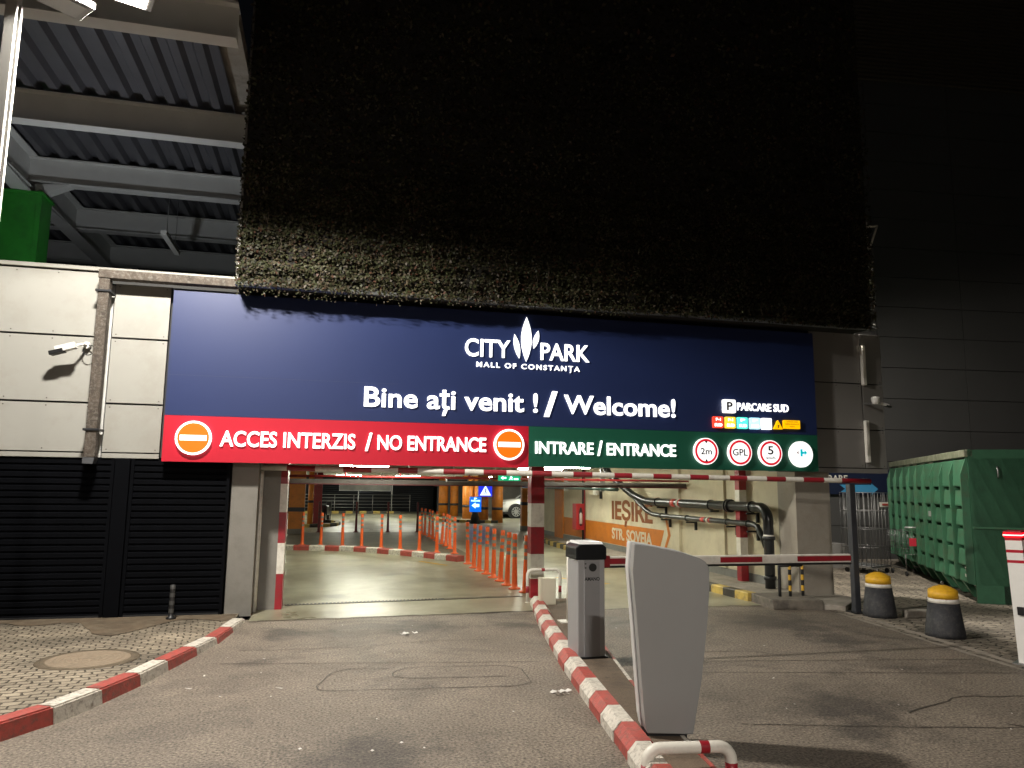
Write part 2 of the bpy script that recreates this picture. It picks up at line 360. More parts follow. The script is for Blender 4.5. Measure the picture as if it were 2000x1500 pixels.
# left kerb: alternating red and white stones, each slightly out of line
kb = MB(); red = True
for a, b in zip(KL[1:], KL[2:]):
    a = Vector((*a, 0)); b = Vector((*b, 0)); t = (b-a).normalized(); nrm = Vector((-t.y, t.x, 0)); z0, z1 = kz(a.y), kz(b.y)
    j = random.uniform(-.008, .008); a2 = a+t*.004+nrm*j; b2 = b-t*.004+nrm*j; wd = .17
    lo = [a2, b2, b2+nrm*wd, a2+nrm*wd]; hi = [a2+nrm*.02+Vector((0, 0, z0)), b2+nrm*.02+Vector((0, 0, z1)), b2+nrm*wd+Vector((0, 0, z1)), a2+nrm*wd+Vector((0, 0, z0))]
    bb = bmesh.new(); vl = [bb.verts.new(p-Vector((0, 0, .02))) for p in lo]; vh = [bb.verts.new(p) for p in hi]
    bb.faces.new(vh); bb.faces.new(vl[::-1])
    for i in range(4): bb.faces.new((vl[i], vl[(i+1) % 4], vh[(i+1) % 4], vh[i]))
    bmesh.ops.bevel(bb, geom=vh[0:1]+[e for e in bb.edges if all(v.co.z > .02 for v in e.verts)], offset=.012, segments=2, affect='EDGES')
    kb._merge(bb, 0 if red else 1); red = not red
struct(kb.out('kerb', [KRED, KWHT]))
# island between the lanes: chamfered red and white kerb on its left, thin painted edge on its right
IL = [(1.15, 0), (1.55, 2.4), (1.94, 4.65), (2.28, 7.13), (2.62, 9.1), (2.95, 10.69), (3.02, 11.1)]
IR = [(1.95, 0), (2.15, 2.4), (2.357, 4.329), (2.624, 6.093), (2.744, 6.695), (2.93, 7.592), (3.12, 8.6), (3.5, 10.2), (3.62, 11.1)]
f = MB(); ys = np.linspace(0, 11.1, 40); IZ = .08
row = []
for y in ys:
    xl = float(np.interp(y, [p[1] for p in IL], [p[0] for p in IL]))+.19; xr = float(np.interp(y, [p[1] for p in IR], [p[0] for p in IR]))-.035
    row.append((f.bm.verts.new((xl, float(y), IZ)), f.bm.verts.new((xr, float(y), IZ))))
for a, b in zip(row, row[1:]): f._f((a[0], a[1], b[1], b[0]))
struct(f.out('traffic_island', ISLE))
kb = MB(); pts = resample(IL, .40)
for i, (a, b) in enumerate(zip(pts, pts[1:])):
    t = (b-a).normalized(); nr = Vector((t.y, -t.x, 0)); j = random.uniform(-.006, .006)
    sec = [(0, -.02), (.0, .07), (.055, .135), (.15, .135), (.20, .075), (.2, -.02)]
    A = [a+t*.003+nr*(x+j)+Vector((0, 0, z)) for x, z in sec]
    kb.prism(A, (b-t*.003)-(a+t*.003), i % 2)
struct(kb.out('kerb', [KRED, KWHT]))
kb = MB(); pts = resample(IR, .8)
for i, (a, b) in enumerate(zip(pts, pts[1:])):
    t = (b-a).normalized(); nr = Vector((-t.y, t.x, 0))
    kb.prism([a+nr*x+Vector((0, 0, z)) for x, z in ((0, -.02), (0, .07), (.012, .085), (.04, .085), (.04, -.02))], b-a, i % 2)
struct(kb.out('kerb', [KWHT, KRED]))
# right cobbled yard with a broken edge
RE = [(6.3, -2), (6.6, 3.5), (6.83, 6.35), (6.95, 7.4), (7.05, 8.2), (7.2, 9.3), (7.32, 10.18), (7.4, 10.75)]
f = MB(); ed = []
for y in np.linspace(-2, 10.75, 70):
    ed.append((float(np.interp(y, [p[1] for p in RE], [p[0] for p in RE])+rng.normal()*.02), float(y), .012))
f.poly(ed+[(8.1, 10.76, .012), (8.1, 20, .012), (22, 20, .012), (22, -2, .012)]); struct(f.out('cobbled_yard', COBB))
f = MB(); lo = []; hi = []
for y in np.linspace(-2, 9.6, 60):
    x = float(np.interp(y, [p[1] for p in RE], [p[0] for p in RE]))
    lo.append((x-.05+float(rng.normal())*.012, float(y), .004)); hi.append((x+.17+float(rng.normal())*.02, float(y), .017))
for i in range(len(lo)-1): f.quad(lo[i], hi[i], hi[i+1], lo[i+1])
struct(f.out('yard_edging', mat('edge_concrete', (.3, .265, .22), .8, var=.2, scale=5, bump=.6, bscale=40, dirt=((.12, .1, .08), .8, 5))))
# loop-detector cuts and cracks filled with bitumen
f = MB()
def seam(pts, wd=.010, wob=.006):
    P = resample(pts, .12)
    for i, (a, b) in enumerate(zip(P, P[1:])):
        pass
    Q = [p+Vector((random.uniform(-wob, wob), random.uniform(-wob, wob), .004)) for p in P]
    for a, b in zip(Q, Q[1:]):
        t = (b-a).normalized(); nr = Vector((-t.y, t.x, 0))*wd*random.uniform(.35, .75)
        f.quad(a-nr, b-nr, b+nr, a+nr)
seam([(-.95, 8.03), (2.2, 7.52)]); seam([(2.95, 7.38), (6.85, 6.73)]); seam([(2.75, 6.97), (6.66, 6.17)])
seam([(-.02, 7.0), (.0, 6.88), (.1, 6.83), (1.72, 6.68), (1.86, 6.78), (1.9, 7.3), (1.78, 7.44), (.85, 7.55), (.68, 7.4), (.66, 7.22), (.8, 7.12), (1.8, 7.02)])
seam([(-.02, 7.0), (.1, 7.45), (.25, 7.58), (.75, 7.52)]); seam([(-.85, 8.6), (.3, 8.55), (1.2, 8.75), (1.9, 8.7)], .01, .02)
seam([(3.1, 5.3), (4.6, 4.9), (5.6, 4.7)], .01, .012); seam([(4.6, 5.3), (5.4, 5.6), (6.5, 5.35)], .012, .02); seam([(5.1, 4.9), (5.5, 4.3), (5.9, 4.05)], .012, .02)
seam([(3.6, 7.7), (4.6, 7.55), (4.85, 7.25)], .009, .01); seam([(-.88, 10.3), (.4, 10.36), (1.4, 10.5), (1.6, 10.42), (2.9, 10.5)], .014, .03)
struct(f.out('road_seam', mat('bitumen', (.055, .046, .038), .6, var=.3, scale=10)))
f = MB()
for _ in range(55):
    x, y = random.uniform(-1.2, 6.3), random.uniform(3.6, 10)
    if 1.6 < x < 3.3: continue
    r = random.choice([.006, .008, .012]); a = random.uniform(0, 3.1); l = random.choice([1, 1, 1, 3])
    d = Vector((math.cos(a), math.sin(a), 0))*r*l; e = Vector((-math.sin(a), math.cos(a), 0))*r
    c = Vector((x, y, .006)); f.poly([c-d-e, c+d-e*.6, c+d*.7+e+Vector((0, 0, .004)), c-d*.8+e*.8])
o = f.out('litter', mat('litter_paper', (.7, .68, .64), .7)); o['kind'] = 'stuff'; o['label'] = 'scraps of pale litter and grit scattered over the asphalt'
for (x, y, s) in ((1.0, 9.15, .09), (2.02, 6.36, .09)):
    f = MB(); pr = None
    for k in range(7):
        a = random.uniform(0, 6.28); p = Vector((x+random.uniform(-s, s), y+random.uniform(-.6, .6)*s, .008))
        f.poly([p, p+Vector((.05*math.cos(a), .05*math.sin(a), .012)), p+Vector((.04*math.cos(a+1), .04*math.sin(a+1), .02)), p+Vector((.03*math.cos(a+2), .03*math.sin(a+2), .004))])
    tag(f.out('crumpled_paper', mat('litter_paper', (.7, .68, .64), .7)), 'torn white paper scrap on the asphalt, '+('near the garage threshold' if y > 8 else 'beside the striped island kerb'), 'litter')
# drainage channel across the entrance
t = thing('drain_channel', 'dark slotted drain grating across the garage entrance floor', 'drain', (0, 0, 0))
a, b = Vector((-.54, 11.62, .012)), Vector((3.1, 11.93, .012)); d = (b-a).normalized(); nr = Vector((-d.y, d.x, 0))
f = MB(); f.prism([a-nr*.07, b-nr*.07, b+nr*.07, a+nr*.07], (0, 0, -.004)); f.out('channel', BLK, t)
f = MB(); L_ = (b-a).length; k = 0
while k*.055 < L_*.62:
    c = a+d*(k*.055+.02)+Vector((0, 0, .001)); f.prism([c-nr*.06-d*.011, c-nr*.06+d*.011, c+nr*.06+d*.011, c+nr*.06-d*.011], (0, 0, .006)); k += 1
f.out('grating', mat('grating_steel', (.3, .28, .22), .5, .6), t)
c = a+d*L_*.82
f = MB(); f.prism([c-nr*.06-d*L_*.17, c-nr*.06+d*L_*.17, c+nr*.06+d*L_*.17, c+nr*.06-d*L_*.17], (0, 0, .005)); f.out('cover_plate', mat('worn_plate', (.16, .14, .1), .5, .3, var=.2), t)
# manhole on the left pavement
t = thing('manhole_cover', 'round sandy concrete manhole cover set in the cobbled pavement', 'manhole cover', (-2.13, 8.05, kz(8.05)-.008))
MH = mat('manhole_concrete', (.23, .18, .125), .8, var=.25, scale=5, bump=.5, bscale=35, dirt=((.16, .12, .08), .6, 5))
MB().lathe([(.36, -.004), (.36, .006), (.352, .010)]+[q for k in range(5) for q in ((.32-.06*k, .010), (.315-.06*k, .006), (.295-.06*k, .006), (.29-.06*k, .010))]+[(.0, .010)], seg=40).out('lid', MH, t)
MB().lathe([(.44, -.004), (.44, .004), (.37, .005)], seg=40).out('collar', mat('muddy_joint', (.11, .085, .055), .85, var=.3, scale=8, bump=.6), t)
# trodden mud along the shutters
f = MB(); up = []; dn_ = []
for k in range(60):
    x = -8+k*6.9/59; d = .35+.3*math.sin(x*2.1)+.25*math.sin(x*5.3+1)+.4*math.exp(-((x+2.45)/.35)**2)+random.uniform(-.05, .05)
    up.append((x, 10.72, kz(10.7)-.004)); dn_.append((x, 10.6-max(.12, d), kz(10.6-d)-.006))
for k in range(59): f.quad(dn_[k], dn_[k+1], up[k+1], up[k])
struct(f.out('mud_strip', mat('mud', (.115, .085, .055), .8, var=.35, scale=5, bump=.6, bscale=30, dirt=((.2, .17, .12), .6, 7))))

# ------------------------------------------------------------------ facade building
bld = thing('parking_garage', 'multi storey car park with pale cladding over a wide vehicle entrance', 'building', (0, 0, 0))
rv = mat('rivet', (.12, .11, .1), .5, .5)
# backing wall and lintel
MB().box(-9, -.93, 10.78, 11.0, 2.08, 4.5).box(-.93, 9.1, 10.78, 11.0, 2.12, 4.5).out('backing_wall', mat('backing', (.03, .03, .03), .8), bld)
MB().box(-1.2, 8.4, 10.85, 12.0, 4.52, 13).out('upper_wall', mat('upper_wall', (.03, .03, .032), .8), bld)
def panel(x0, x1, z0, z1, m=PANEL, y=10.70):
    b = MB(); b.box(x0, x1, y, y+.03, z0, z1, 0, .003)
    nx = max(2, round((x1-x0)/.55)+1)
    for z in (z0+.035, z1-.035):
        if z1-z0 < .1: continue
        for k in range(nx):
            x = x0+.05+(x1-x0-.1)*k/(nx-1)
            b.prism([(x+.009*math.cos(a), y, z+.009*math.sin(a)) for a in [2*math.pi*q/8 for q in range(8)]], (0, -.004, 0), 1)
    return b.out('cladding_panel', [m, rv], bld)
for x0, x1 in ((-8.2, -5.62), (-5.6, -3.045), (-2.885, -2.195)):
    for z0, z1 in ((2.065, 2.125), (2.142, 2.765), (2.79, 3.645), (3.67, 4.53 if x0 < -3 else 4.395)): panel(x0, x1, z0, z1)
panel(-3.02, -2.905, 2.07, 4.38, STEELW, 10.73)
MB().box(-8.2, -1.3, 10.66, 10.95, 4.548, 4.6, 0, .004).out('coping', PANEL, bld)
for x0, x1 in ((7.72, 8.695), (8.72, 9.12)):
    for z0, z1 in ((2.13, 2.755), (2.775, 3.535), (3.555, 4.40)): panel(x0, x1, z0, z1, PANEL_DIM)
MB().box(7.0, 9.12, 10.69, 10.9, 2.045, 2.115).out('soffit_trim', PANEL_DIM, bld)
for z0, z1 in ((3.52, 4.2), (2.22, 2.92)):
    b = MB(); b.box(8.70, 8.76, 10.63, 10.70, z0, z1, 0, .006); b.tube([(8.69, 10.62, z1-.02), (8.675, 10.6, (z0+z1)/2+.1), (8.69, 10.62, z0+.12)], .008, 1, 6)
    b.out('light_fitting', [mat('fitting_white', (.75, .72, .66), .4), WHT], bld)
# entrance reveals
MB().box(-1.27, -.93, 10.78, 11.25, 0, 2.08).out('pillar', GREYW, bld)
MB().box(-1.3, -.66, 11.25, 11.6, 0, 2.3).out('reveal_wall', GREYW, bld)
b = MB(); zs = [0, .494, .922, 1.355, 1.757, 2.2]
for i in range(5): b.box(-.66, -.565, 11.236, 11.6, zs[i], zs[i+1], 0 if i % 2 == 0 else 1)
b.out('corner_guard', [RED, WHT], bld)
# right pillar, painted wall, plinth
MB().box(7.42, 8.06, 10.8, 11.3, 0, 2.12).out('pillar', mat('pillar_plaster', (.31, .28, .235), .75, var=.1, scale=2, bump=.3, bscale=40, dirt=((.24, .2, .16), .5, 3)), bld)
MB().box(7.42, 7.72, 11.3, 26, 0, 2.3).out('side_wall', CREAM, bld)
MB().box(7.402, 7.42, 11.34, 25.5, .13, .27).out('skirting', mat('grey_skirting', (.19, .19, .18), .6, var=.15), bld)
for y in (13.0, 14.9): MB().box(7.36, 7.42, y, y+.25, .28, 2.3).out('pilaster', CREAM, bld)
MB().box(-14, 7.72, 11.0, 61, 2.32, 2.6).box(7.72, 24, 25.7, 61, 2.32, 2.6).out('ceiling', mat('ceiling_plaster', (.55, .53, .46), .8, var=.08, scale=1), bld)
MB().box(-14, -1.3, 11.2, 11.5, 0, 2.32).box(-14.2, -14, 11.2, 61, 0, 2.32).box(-14, 24, 61, 61.3, 0, 2.32).box(24, 24.2, 24, 61, 0, 2.32).box(7.72, 24, 25.7, 26, 0, 2.32).out('perimeter_wall', GREYW, bld)
# painted wall sign IESIRE / STR. SOVEJA on the side wall (x = 7.42, runs along y)
ws = thing('wall_sign', 'painted exit sign with street name on orange band of the side wall', 'sign', (7.42, 0, 0))
ORW = mat('orange_wall_paint', (.55, .17, .015), .6, var=.12, scale=2, dirt=((.35, .11, .02), .5, 3))
f = MB(); X = -.004
f.poly([(X, 23.2, .28), (X, 23.2, .815), (X, 15.75, .815), (X, 16.05, .28)]); f.out('band', ORW, ws)
f = MB(); X = -.006
f.poly([(X, 15.62, 1.16), (X, 15.42, .72), (X, 15.75, .28), (X, 15.85, .28), (X, 15.56, .72), (X, 15.72, 1.16)]); f.out('arrow_edge', ORW, ws)
MB().box(-.03, .02, 23.2, 24.1, .13, 2.3).out('pilaster', ORW, ws)
BRN = mat('brown_letters', (.24, .07, .012), .6); CRL = mat('cream_letters', (.62, .55, .42), .6)
kw = dict(ux=(0, -1, 0), uz=(0, 0, 1), n=(-1, 0, 0), y=.008, depth=.003, bold=.03)
text('IEȘIRE', -18.95, -16.35, .93, .49, BRN, ws, **kw)
text('STR. SOVEJA', -18.95, -16.4, .42, .29, CRL, ws, **kw)

# ------------------------------------------------------------------ entrance sign
sg = thing('entrance_sign', 'long navy, red and green illuminated entrance sign above the garage opening', 'sign', (0, 10.55, 0))
def signpanel(name, col, z0, z1, x0=-2.13, x1=7.69, rough=.45):
    m = mat('sign_'+name, col, rough, var=.03, scale=2)
    return MB().box(x0, x1, 0, .13, z0, z1).out(name, m, sg)
signpanel('blue_panel', (.015, .028, .105), 2.64, 4.325)
signpanel('red_panel', (.52, .008, .028), 2.03, 2.637, -2.13, 2.832)
signpanel('green_panel', (.010, .105, .062), 2.05, 2.637, 2.835, 7.69)
f = MB(); f.box(-2.12, .9, -.0015, -.0005, 3.178, 3.181).out('panel_joint', mat('joint', (.05, .06, .12), .5), sg)
LW = emit('letter_white', (1, .99, .97), 1.8)
kw = dict(y=.004, depth=.018)
text('CITY', 1.856, 2.535, 3.638, .265, LW, sg, bold=.014, **kw)
text('PARK', 3.005, 3.775, 3.638, .26, LW, sg, bold=.014, **kw)
text('MALL OF CONSTANȚA', 2.03, 3.62, 3.486, .075, LW, sg, bold=.012, space=1.3, gap=.42, **kw)
text('Bine ați venit !', .437, 2.965, 2.843, .285, LW, sg, bold=.017, **kw)
text('/', 3.06, 3.27, 2.79, .38, LW, sg, bold=.03, **kw)
text('Welcome!', 3.375, 5.183, 2.843, .285, LW, sg, bold=.017, **kw)
text('ACCES INTERZIS', -1.425, .34, 2.243, .21, LW, sg, bold=.017, **kw)
text('/', .475, .57, 2.225, .25, LW, sg, bold=.03, **kw)
text('NO ENTRANCE', .645, 2.194, 2.245, .205, LW, sg, bold=.017, **kw)
text('INTRARE', 2.932, 3.837, 2.24, .18, LW, sg, bold=.017, **kw)
text('/', 3.9, 3.98, 2.228, .225, LW, sg, bold=.03, **kw)
text('ENTRANCE', 4.05, 5.178, 2.238, .185, LW, sg, bold=.017, **kw)
text('PARCARE SUD', 6.253, 7.172, 2.995, .122, LW, sg, bold=.012, **kw)
def petal(c, hh, hw, ang, skew=0):
    pts = []; n = 14
    for s in (1, -1):
        for k in range(n):
            tt = -1+2*k/n if s == 1 else 1-2*k/n
            x = s*hw*(1-abs(tt)**1.9); z = tt*hh
            ca, sa = math.cos(ang), math.sin(ang); pts.append((c[0]+x*ca+z*sa, -.004, c[1]-x*sa+z*ca))
    return MB().prism(pts, (0, -.018, 0)).out('leaf_emblem', LW, sg)
petal((2.782, 3.937), .338, .08, 0); petal((2.637, 3.823), .185, .042, R(-12)); petal((2.932, 3.94), .142, .040, R(14))
def ring(c, r0, r1, m, y, d=.006, name='ring', parent=None, seg=48):
    b = MB(); A = [2*math.pi*k/seg for k in range(seg)]
    for k in range(seg):
        a0, a1 = A[k], A[(k+1) % seg]
        P = lambda r, a: (c[0]+r*math.cos(a), y, c[1]+r*math.sin(a))
        b.quad(P(r0, a0), P(r1, a0), P(r1, a1), P(r0, a1))
    return b.out(name, m, parent)
SYO = mat('sign_orange', (.5, .1, .0), .5, emis=(1, .17, .0), estr=.75)
for c in ((-1.752, 2.343), (2.53, 2.358)):
    d = MB().prism(disc(.224, c, 0, -.004), (0, -.045, 0)).out('no_entry_symbol', LW, sg)
    MB().prism(disc(.196, c, 0, -.0515), (0, -.004, 0)).out('orange_disc', SYO, d)
    MB().box(c[0]-.165, c[0]+.165, -.06, -.057, c[1]-.035, c[1]+.035).out('bar', LW, d)
INK = mat('sign_ink', (.03, .03, .035), .5); SRED = emit('sign_red', (.75, .01, .03), .7)
LWD = emit('disc_white', (1, .99, .97), 1.15)
for c, words in (((5.675, 2.332), (('2m', -.095, .095, -.05, .10),)), ((6.26, 2.326), (('GPL', -.13, .13, -.05, .105),)), ((6.798, 2.325), (('5', -.05, .05, -.02, .135), ('km/h', -.08, .08, -.095, .045)))):
    d = MB().prism(disc(.206, c, 0, -.004), (0, -.045, 0)).out('round_sign', LWD, sg)
    ring(c, .155, .192, SRED, -.051, parent=d, name='red_ring')
    for wd, a, b_, z, h in words:
        text(wd, c[0]+a, c[0]+b_, c[1]+z, h, INK, d, y=.0505, depth=.001, bold=0.018)
    if words[0][0] == '2m':
        for s in (1, -1): MB().prism([(c[0]-.025, -.0505, c[1]+s*.16), (c[0]+.025, -.0505, c[1]+s*.16), (c[0], -.0505, c[1]+s*.115)], (0, -.001, 0)).out('arrowhead', INK, d)
d = MB().prism(disc(.208, (7.353, 2.32), 0, -.004), (0, -.045, 0)).out('round_sign', LWD, sg)
c = (7.353, 2.345); TEAL = emit('sign_teal', (.0, .42, .5), 1.0)
MB().prism([(c[0]-.085, -.0505, c[1]), (c[0]-.055, -.0505, c[1]+.03), (c[0]-.055, -.0505, c[1]-.03)], (0, -.001, 0)).out('red_emblem', mat('emblem_red', (.3, .03, .03), .5), d)
MB().prism([(c[0]-.02, -.0505, c[1]+.055), (c[0]+.02, -.0505, c[1]+.06), (c[0]+.02, -.0505, c[1]+.02), (c[0]+.055, -.0505, c[1]+.015), (c[0]+.055, -.0505, c[1]+.045), (c[0]+.105, -.0505, c[1]), (c[0]+.055, -.0505, c[1]-.04), (c[0]+.055, -.0505, c[1]-.015), (c[0]+.02, -.0505, c[1]-.02), (c[0]+.02, -.0505, c[1]-.06), (c[0]-.02, -.0505, c[1]-.06)], (0, -.001, 0)).out('teal_emblem', TEAL, d)
def rrect(x0, x1, z0, z1, r, y):
    pts = []
    for cx, cz, a0 in ((x1-r, z1-r, 0), (x0+r, z1-r, 90), (x0+r, z0+r, 180), (x1-r, z0+r, 270)):
        for k in range(5): a = R(a0+22.5*k); pts.append((cx+r*math.cos(a), y, cz+r*math.sin(a)))
    return pts
p = MB().prism(rrect(5.987, 6.208, 2.943, 3.158, .025, -.004), (0, -.045, 0)).out('parking_symbol', LWD, sg)
text('P', 6.05, 6.15, 2.985, .135, INK, p, y=.0505, depth=.001, bold=0.03)
for x0, col, s, lines in ((5.81, (.85, .06, .03), 1.1, ('P-1', 'SUD')), (6.023, (1, .62, .05), 1.2, ('P-1', 'SUD')), (6.238, (.1, .85, .68), 1.2, ('P', 'SUD')), (6.455, (.45, .85, 1), 1.4, ('P', 'SUD')), (6.665, (1, 1, 1), 2, None)):
    b = MB().prism(rrect(x0, x0+.175, 2.702, 2.882, .018, -.004), (0, -.04, 0)).out('level_tile', emit('tile%d' % int(x0*1000), col, s), sg)
    if lines:
        text(lines[0], x0+.045, x0+.13, 2.815, .045, LW, b, y=.0455, depth=.002, bold=.05); text(lines[1], x0+.02, x0+.155, 2.725, .05, LW, b, y=.0455, depth=.002, bold=.06)
TY = emit('tile_yellow', (1, .5, .0), 1.0)
b = MB().prism([(6.878, -.004, 2.713), (7.036, -.004, 2.713), (6.957, -.004, 2.855)], (0, -.04, 0)).out('warning_tile', TY, sg)
text('?', 6.94, 6.975, 2.73, .05, INK, b, y=.0445, depth=.001, bold=.03)
b = MB().prism(rrect(7.06, 7.353, 2.727, 2.862, .008, -.004), (0, -.04, 0)).out('notice_tile', TY, sg)
for k, (s, a, c_) in enumerate((('ATENȚIE! ZONĂ', .05, .25), ('SUPRAVEGHEATĂ', .025, .27), ('VIDEO', .1, .19))):
    text(s, 7.06+a, 7.06+c_, 2.827-.038*k, .02, INK, b, y=.0445, depth=.001, bold=0)

# ------------------------------------------------------------------ living wall above the sign
gw = thing('green_wall', 'planted living wall box of small brown green leaves above the sign', 'green wall', (0, 0, 0))
GX0, GX1, GY, GZ = -1.29, 8.62, 10.25, 4.405
MB().box(GX0, GX1, GY+.03, 10.84, GZ, 11.5).out('planting_panel', mat('felt', (.014, .012, .010), .95, var=.4, scale=6, bump=.5, bscale=25), gw)
b = MB()
b.box(GX0-.03, GX0-.002, GY+.0, 10.84, GZ-.01, 11.5)
b.out('side_frame', mat('frame_grey', (.2, .19, .18), .5, .3, var=.2), gw)
b = MB(); x = GX0-.03
while x < GX1:
    x2 = min(GX1+.05, x+random.uniform(.9, 1.5)); d = random.uniform(-.012, .012)
    b.prism([(x, GY+.012, GZ+.035+d), (x, GY-.035, GZ-.015+d), (x, GY-.03, GZ-.03+d), (x, GY+.03, GZ-.035)], (x2-x, 0, random.uniform(-.012, .012))); x = x2
b.out('drip_edge', mat('drip_metal', (.22, .23, .23), .35, .7, var=.3, scale=4), gw)
def leaf_mat():
    m = bpy.data.materials.new('wall_leaves'); m.use_nodes = True; t = m.node_tree; b = t.nodes['Principled BSDF']; N = t.nodes.new; L = t.links.new
    g = N('ShaderNodeNewGeometry'); r = N('ShaderNodeValToRGB'); L(g.outputs['Random Per Island'], r.inputs[0]); e = r.color_ramp
    for p, c in ((0, (.036, .038, .018)), (.3, (.052, .05, .024)), (.5, (.058, .046, .028)), (.68, (.048, .054, .024)), (.82, (.08, .062, .04)), (.92, (.08, .036, .022)), (.97, (.13, .11, .09))):
        x = e.elements.new(p); x.color = (*c, 1)
    e.interpolation = 'CONSTANT'; b.inputs['Specular IOR Level'].default_value = .15
    tc = N('ShaderNodeTexCoord'); n = N('ShaderNodeTexNoise'); n.inputs['Scale'].default_value = 1.5; n.inputs['Detail'].default_value = 6; L(tc.outputs['Object'], n.inputs['Vector'])
    mr = N('ShaderNodeMapRange'); mr.inputs[1].default_value = .3; mr.inputs[2].default_value = .7; mr.inputs[3].default_value = .4; mr.inputs[4].default_value = 1.1; L(n.outputs['Fac'], mr.inputs[0])
    vm = N('ShaderNodeVectorMath'); vm.operation = 'SCALE'; L(r.outputs[0], vm.inputs[0]); L(mr.outputs[0], vm.inputs['Scale']); L(vm.outputs[0], b.inputs['Base Color'])
    b.inputs['Roughness'].default_value = .5
    return m
def leaves(n, x0, x1, z0, z1, s0, s1, seed, yb=GY+.03, dep=.13, zpow=1):
    g = np.random.default_rng(seed)
    x = g.uniform(x0, x1, n); z = z0+(z1-z0)*g.uniform(0, 1, n)**zpow
    # clumps: rows of planting pockets every .22 m, each swelling outwards, with bare gaps
    cx, cz = np.sin(x*2*np.pi/.31+np.sin(z*3)*.6), np.sin(z*2*np.pi/.24+np.sin(x*2.3)*.8)
    y = yb-dep*(.15+.5*g.uniform(0, 1, n)+.16*cx*.5+.2*cz)
    hole = np.sin(x*5.1+z*3.3+4*np.sin(z*1.9))+np.sin(x*2.2-z*7.1)+g.normal(0, .7, n) > 1.75
    keep = ~hole; x, y, z = x[keep], y[keep], z[keep]; n = len(x)
    nv = np.stack([g.normal(0, .55, n), -1+g.normal(0, .35, n), .35+g.normal(0, .6, n)], 1); nv /= np.linalg.norm(nv, axis=1)[:, None]
    a = np.cross(nv, g.normal(0, 1, (n, 3))); a /= np.linalg.norm(a, axis=1)[:, None]; b = np.cross(nv, a)
    s = g.uniform(s0, s1, n)[:, None]; c = np.stack([x, y, z], 1)
    fold = nv*s*.25
    V = np.stack([c-a*s, c-b*s*.62+fold, c+a*s, c+b*s*.62+fold], 1).reshape(-1, 3)
    return V
V = np.concatenate([leaves(56000, GX0-.04, GX1+.05, GZ-.03, GZ+1.75, .012, .032, 1), leaves(22000, GX0-.04, GX1+.05, GZ+1.7, GZ+4.2, .018, .036, 2), leaves(9000, GX0, GX1, GZ+4.1, 11.4, .025, .05, 3),
                    leaves(500, GX0, 4.4, GZ-.1, GZ, .012, .024, 4), leaves(160, GX0, 1., GZ-.16, GZ-.02, .01, .02, 5)])
nq = len(V)//4
me = bpy.data.meshes.new('foliage'); me.vertices.add(nq*4); me.loops.add(nq*4); me.polygons.add(nq)
me.vertices.foreach_set('co', V.astype(np.float32).ravel()); me.loops.foreach_set('vertex_index', np.arange(nq*4, dtype=np.int32))
me.polygons.foreach_set('loop_start', np.arange(0, nq*4, 4, dtype=np.int32)); me.update(calc_edges=True); me.validate()
me.materials.append(leaf_mat()); o = bpy.data.objects.new('foliage', me); COL.objects.link(o); o.parent = gw; o['kind'] = 'stuff'
b = MB()
for _ in range(45):
    x, z = random.uniform(GX0, GX1), random.uniform(GZ+.25, GZ+1.7); l = random.uniform(.1, .4); p = Vector((x, GY-.07, z)); P = [p]
    for k in range(4): p = p+Vector((random.uniform(-.3, .3)*l/4, -random.uniform(0, .02), -l/4)); P.append(p)
    b.tube(P, .003, 0, 4)
o = b.out('dry_stem', mat('dry_stem', (.08, .06, .04), .8), gw); o['kind'] = 'stuff'
# bracket at the right edge of the living wall
t = thing('wall_bracket', 'pale triangular steel bracket sticking out high on the living wall edge', 'bracket', (8.70, 10.35, 5.85))
b = MB(); b.tube([(-.04, 0, .34), (.2, 0, .38)], .018, 0, 6); b.tube([(.2, 0, .38), (.02, 0, -.05)], .018, 0, 6); b.tube([(-.03, 0, .45), (-.03, 0, -.1)], .012, 0, 6); b.out('brace', WHT, t)
MB().box(-.06, -.035, -.05, .05, -.1, .4).out('mounting_plate', WHT, t)

# ------------------------------------------------------------------ rusty downpipe on the left cladding
RUST = mat('rusty_steel', (.07, .055, .043), .75, .2, var=.5, scale=9, bump=.6, bscale=50, dirt=((.22, .205, .18), .6, 26))
t = thing('rusty_downpipe', 'rust streaked square downpipe running along the coping and down the cladding', 'downpipe', (0, 0, 0))
MB().box(-3.03, -2.90, 10.46, 10.60, 2.06, 4.40, 0, .008).out('vertical_pipe', RUST, t)
MB().box(-3.04, -1.33, 10.45, 10.60, 4.405, 4.52, 0, .008).out('horizontal_pipe', RUST, t)
for z in (2.4, 4.22): MB().box(-3.06, -2.87, 10.44, 10.68, z, z+.03, 0, .004).out('pipe_clamp', DARK, t)
MB().prism([(-3.035, 10.45, 2.06), (-2.895, 10.45, 2.06), (-2.90, 10.4, 1.98), (-3.02, 10.4, 1.98)], (0, .16, .0)).out('outlet', DARK, t)

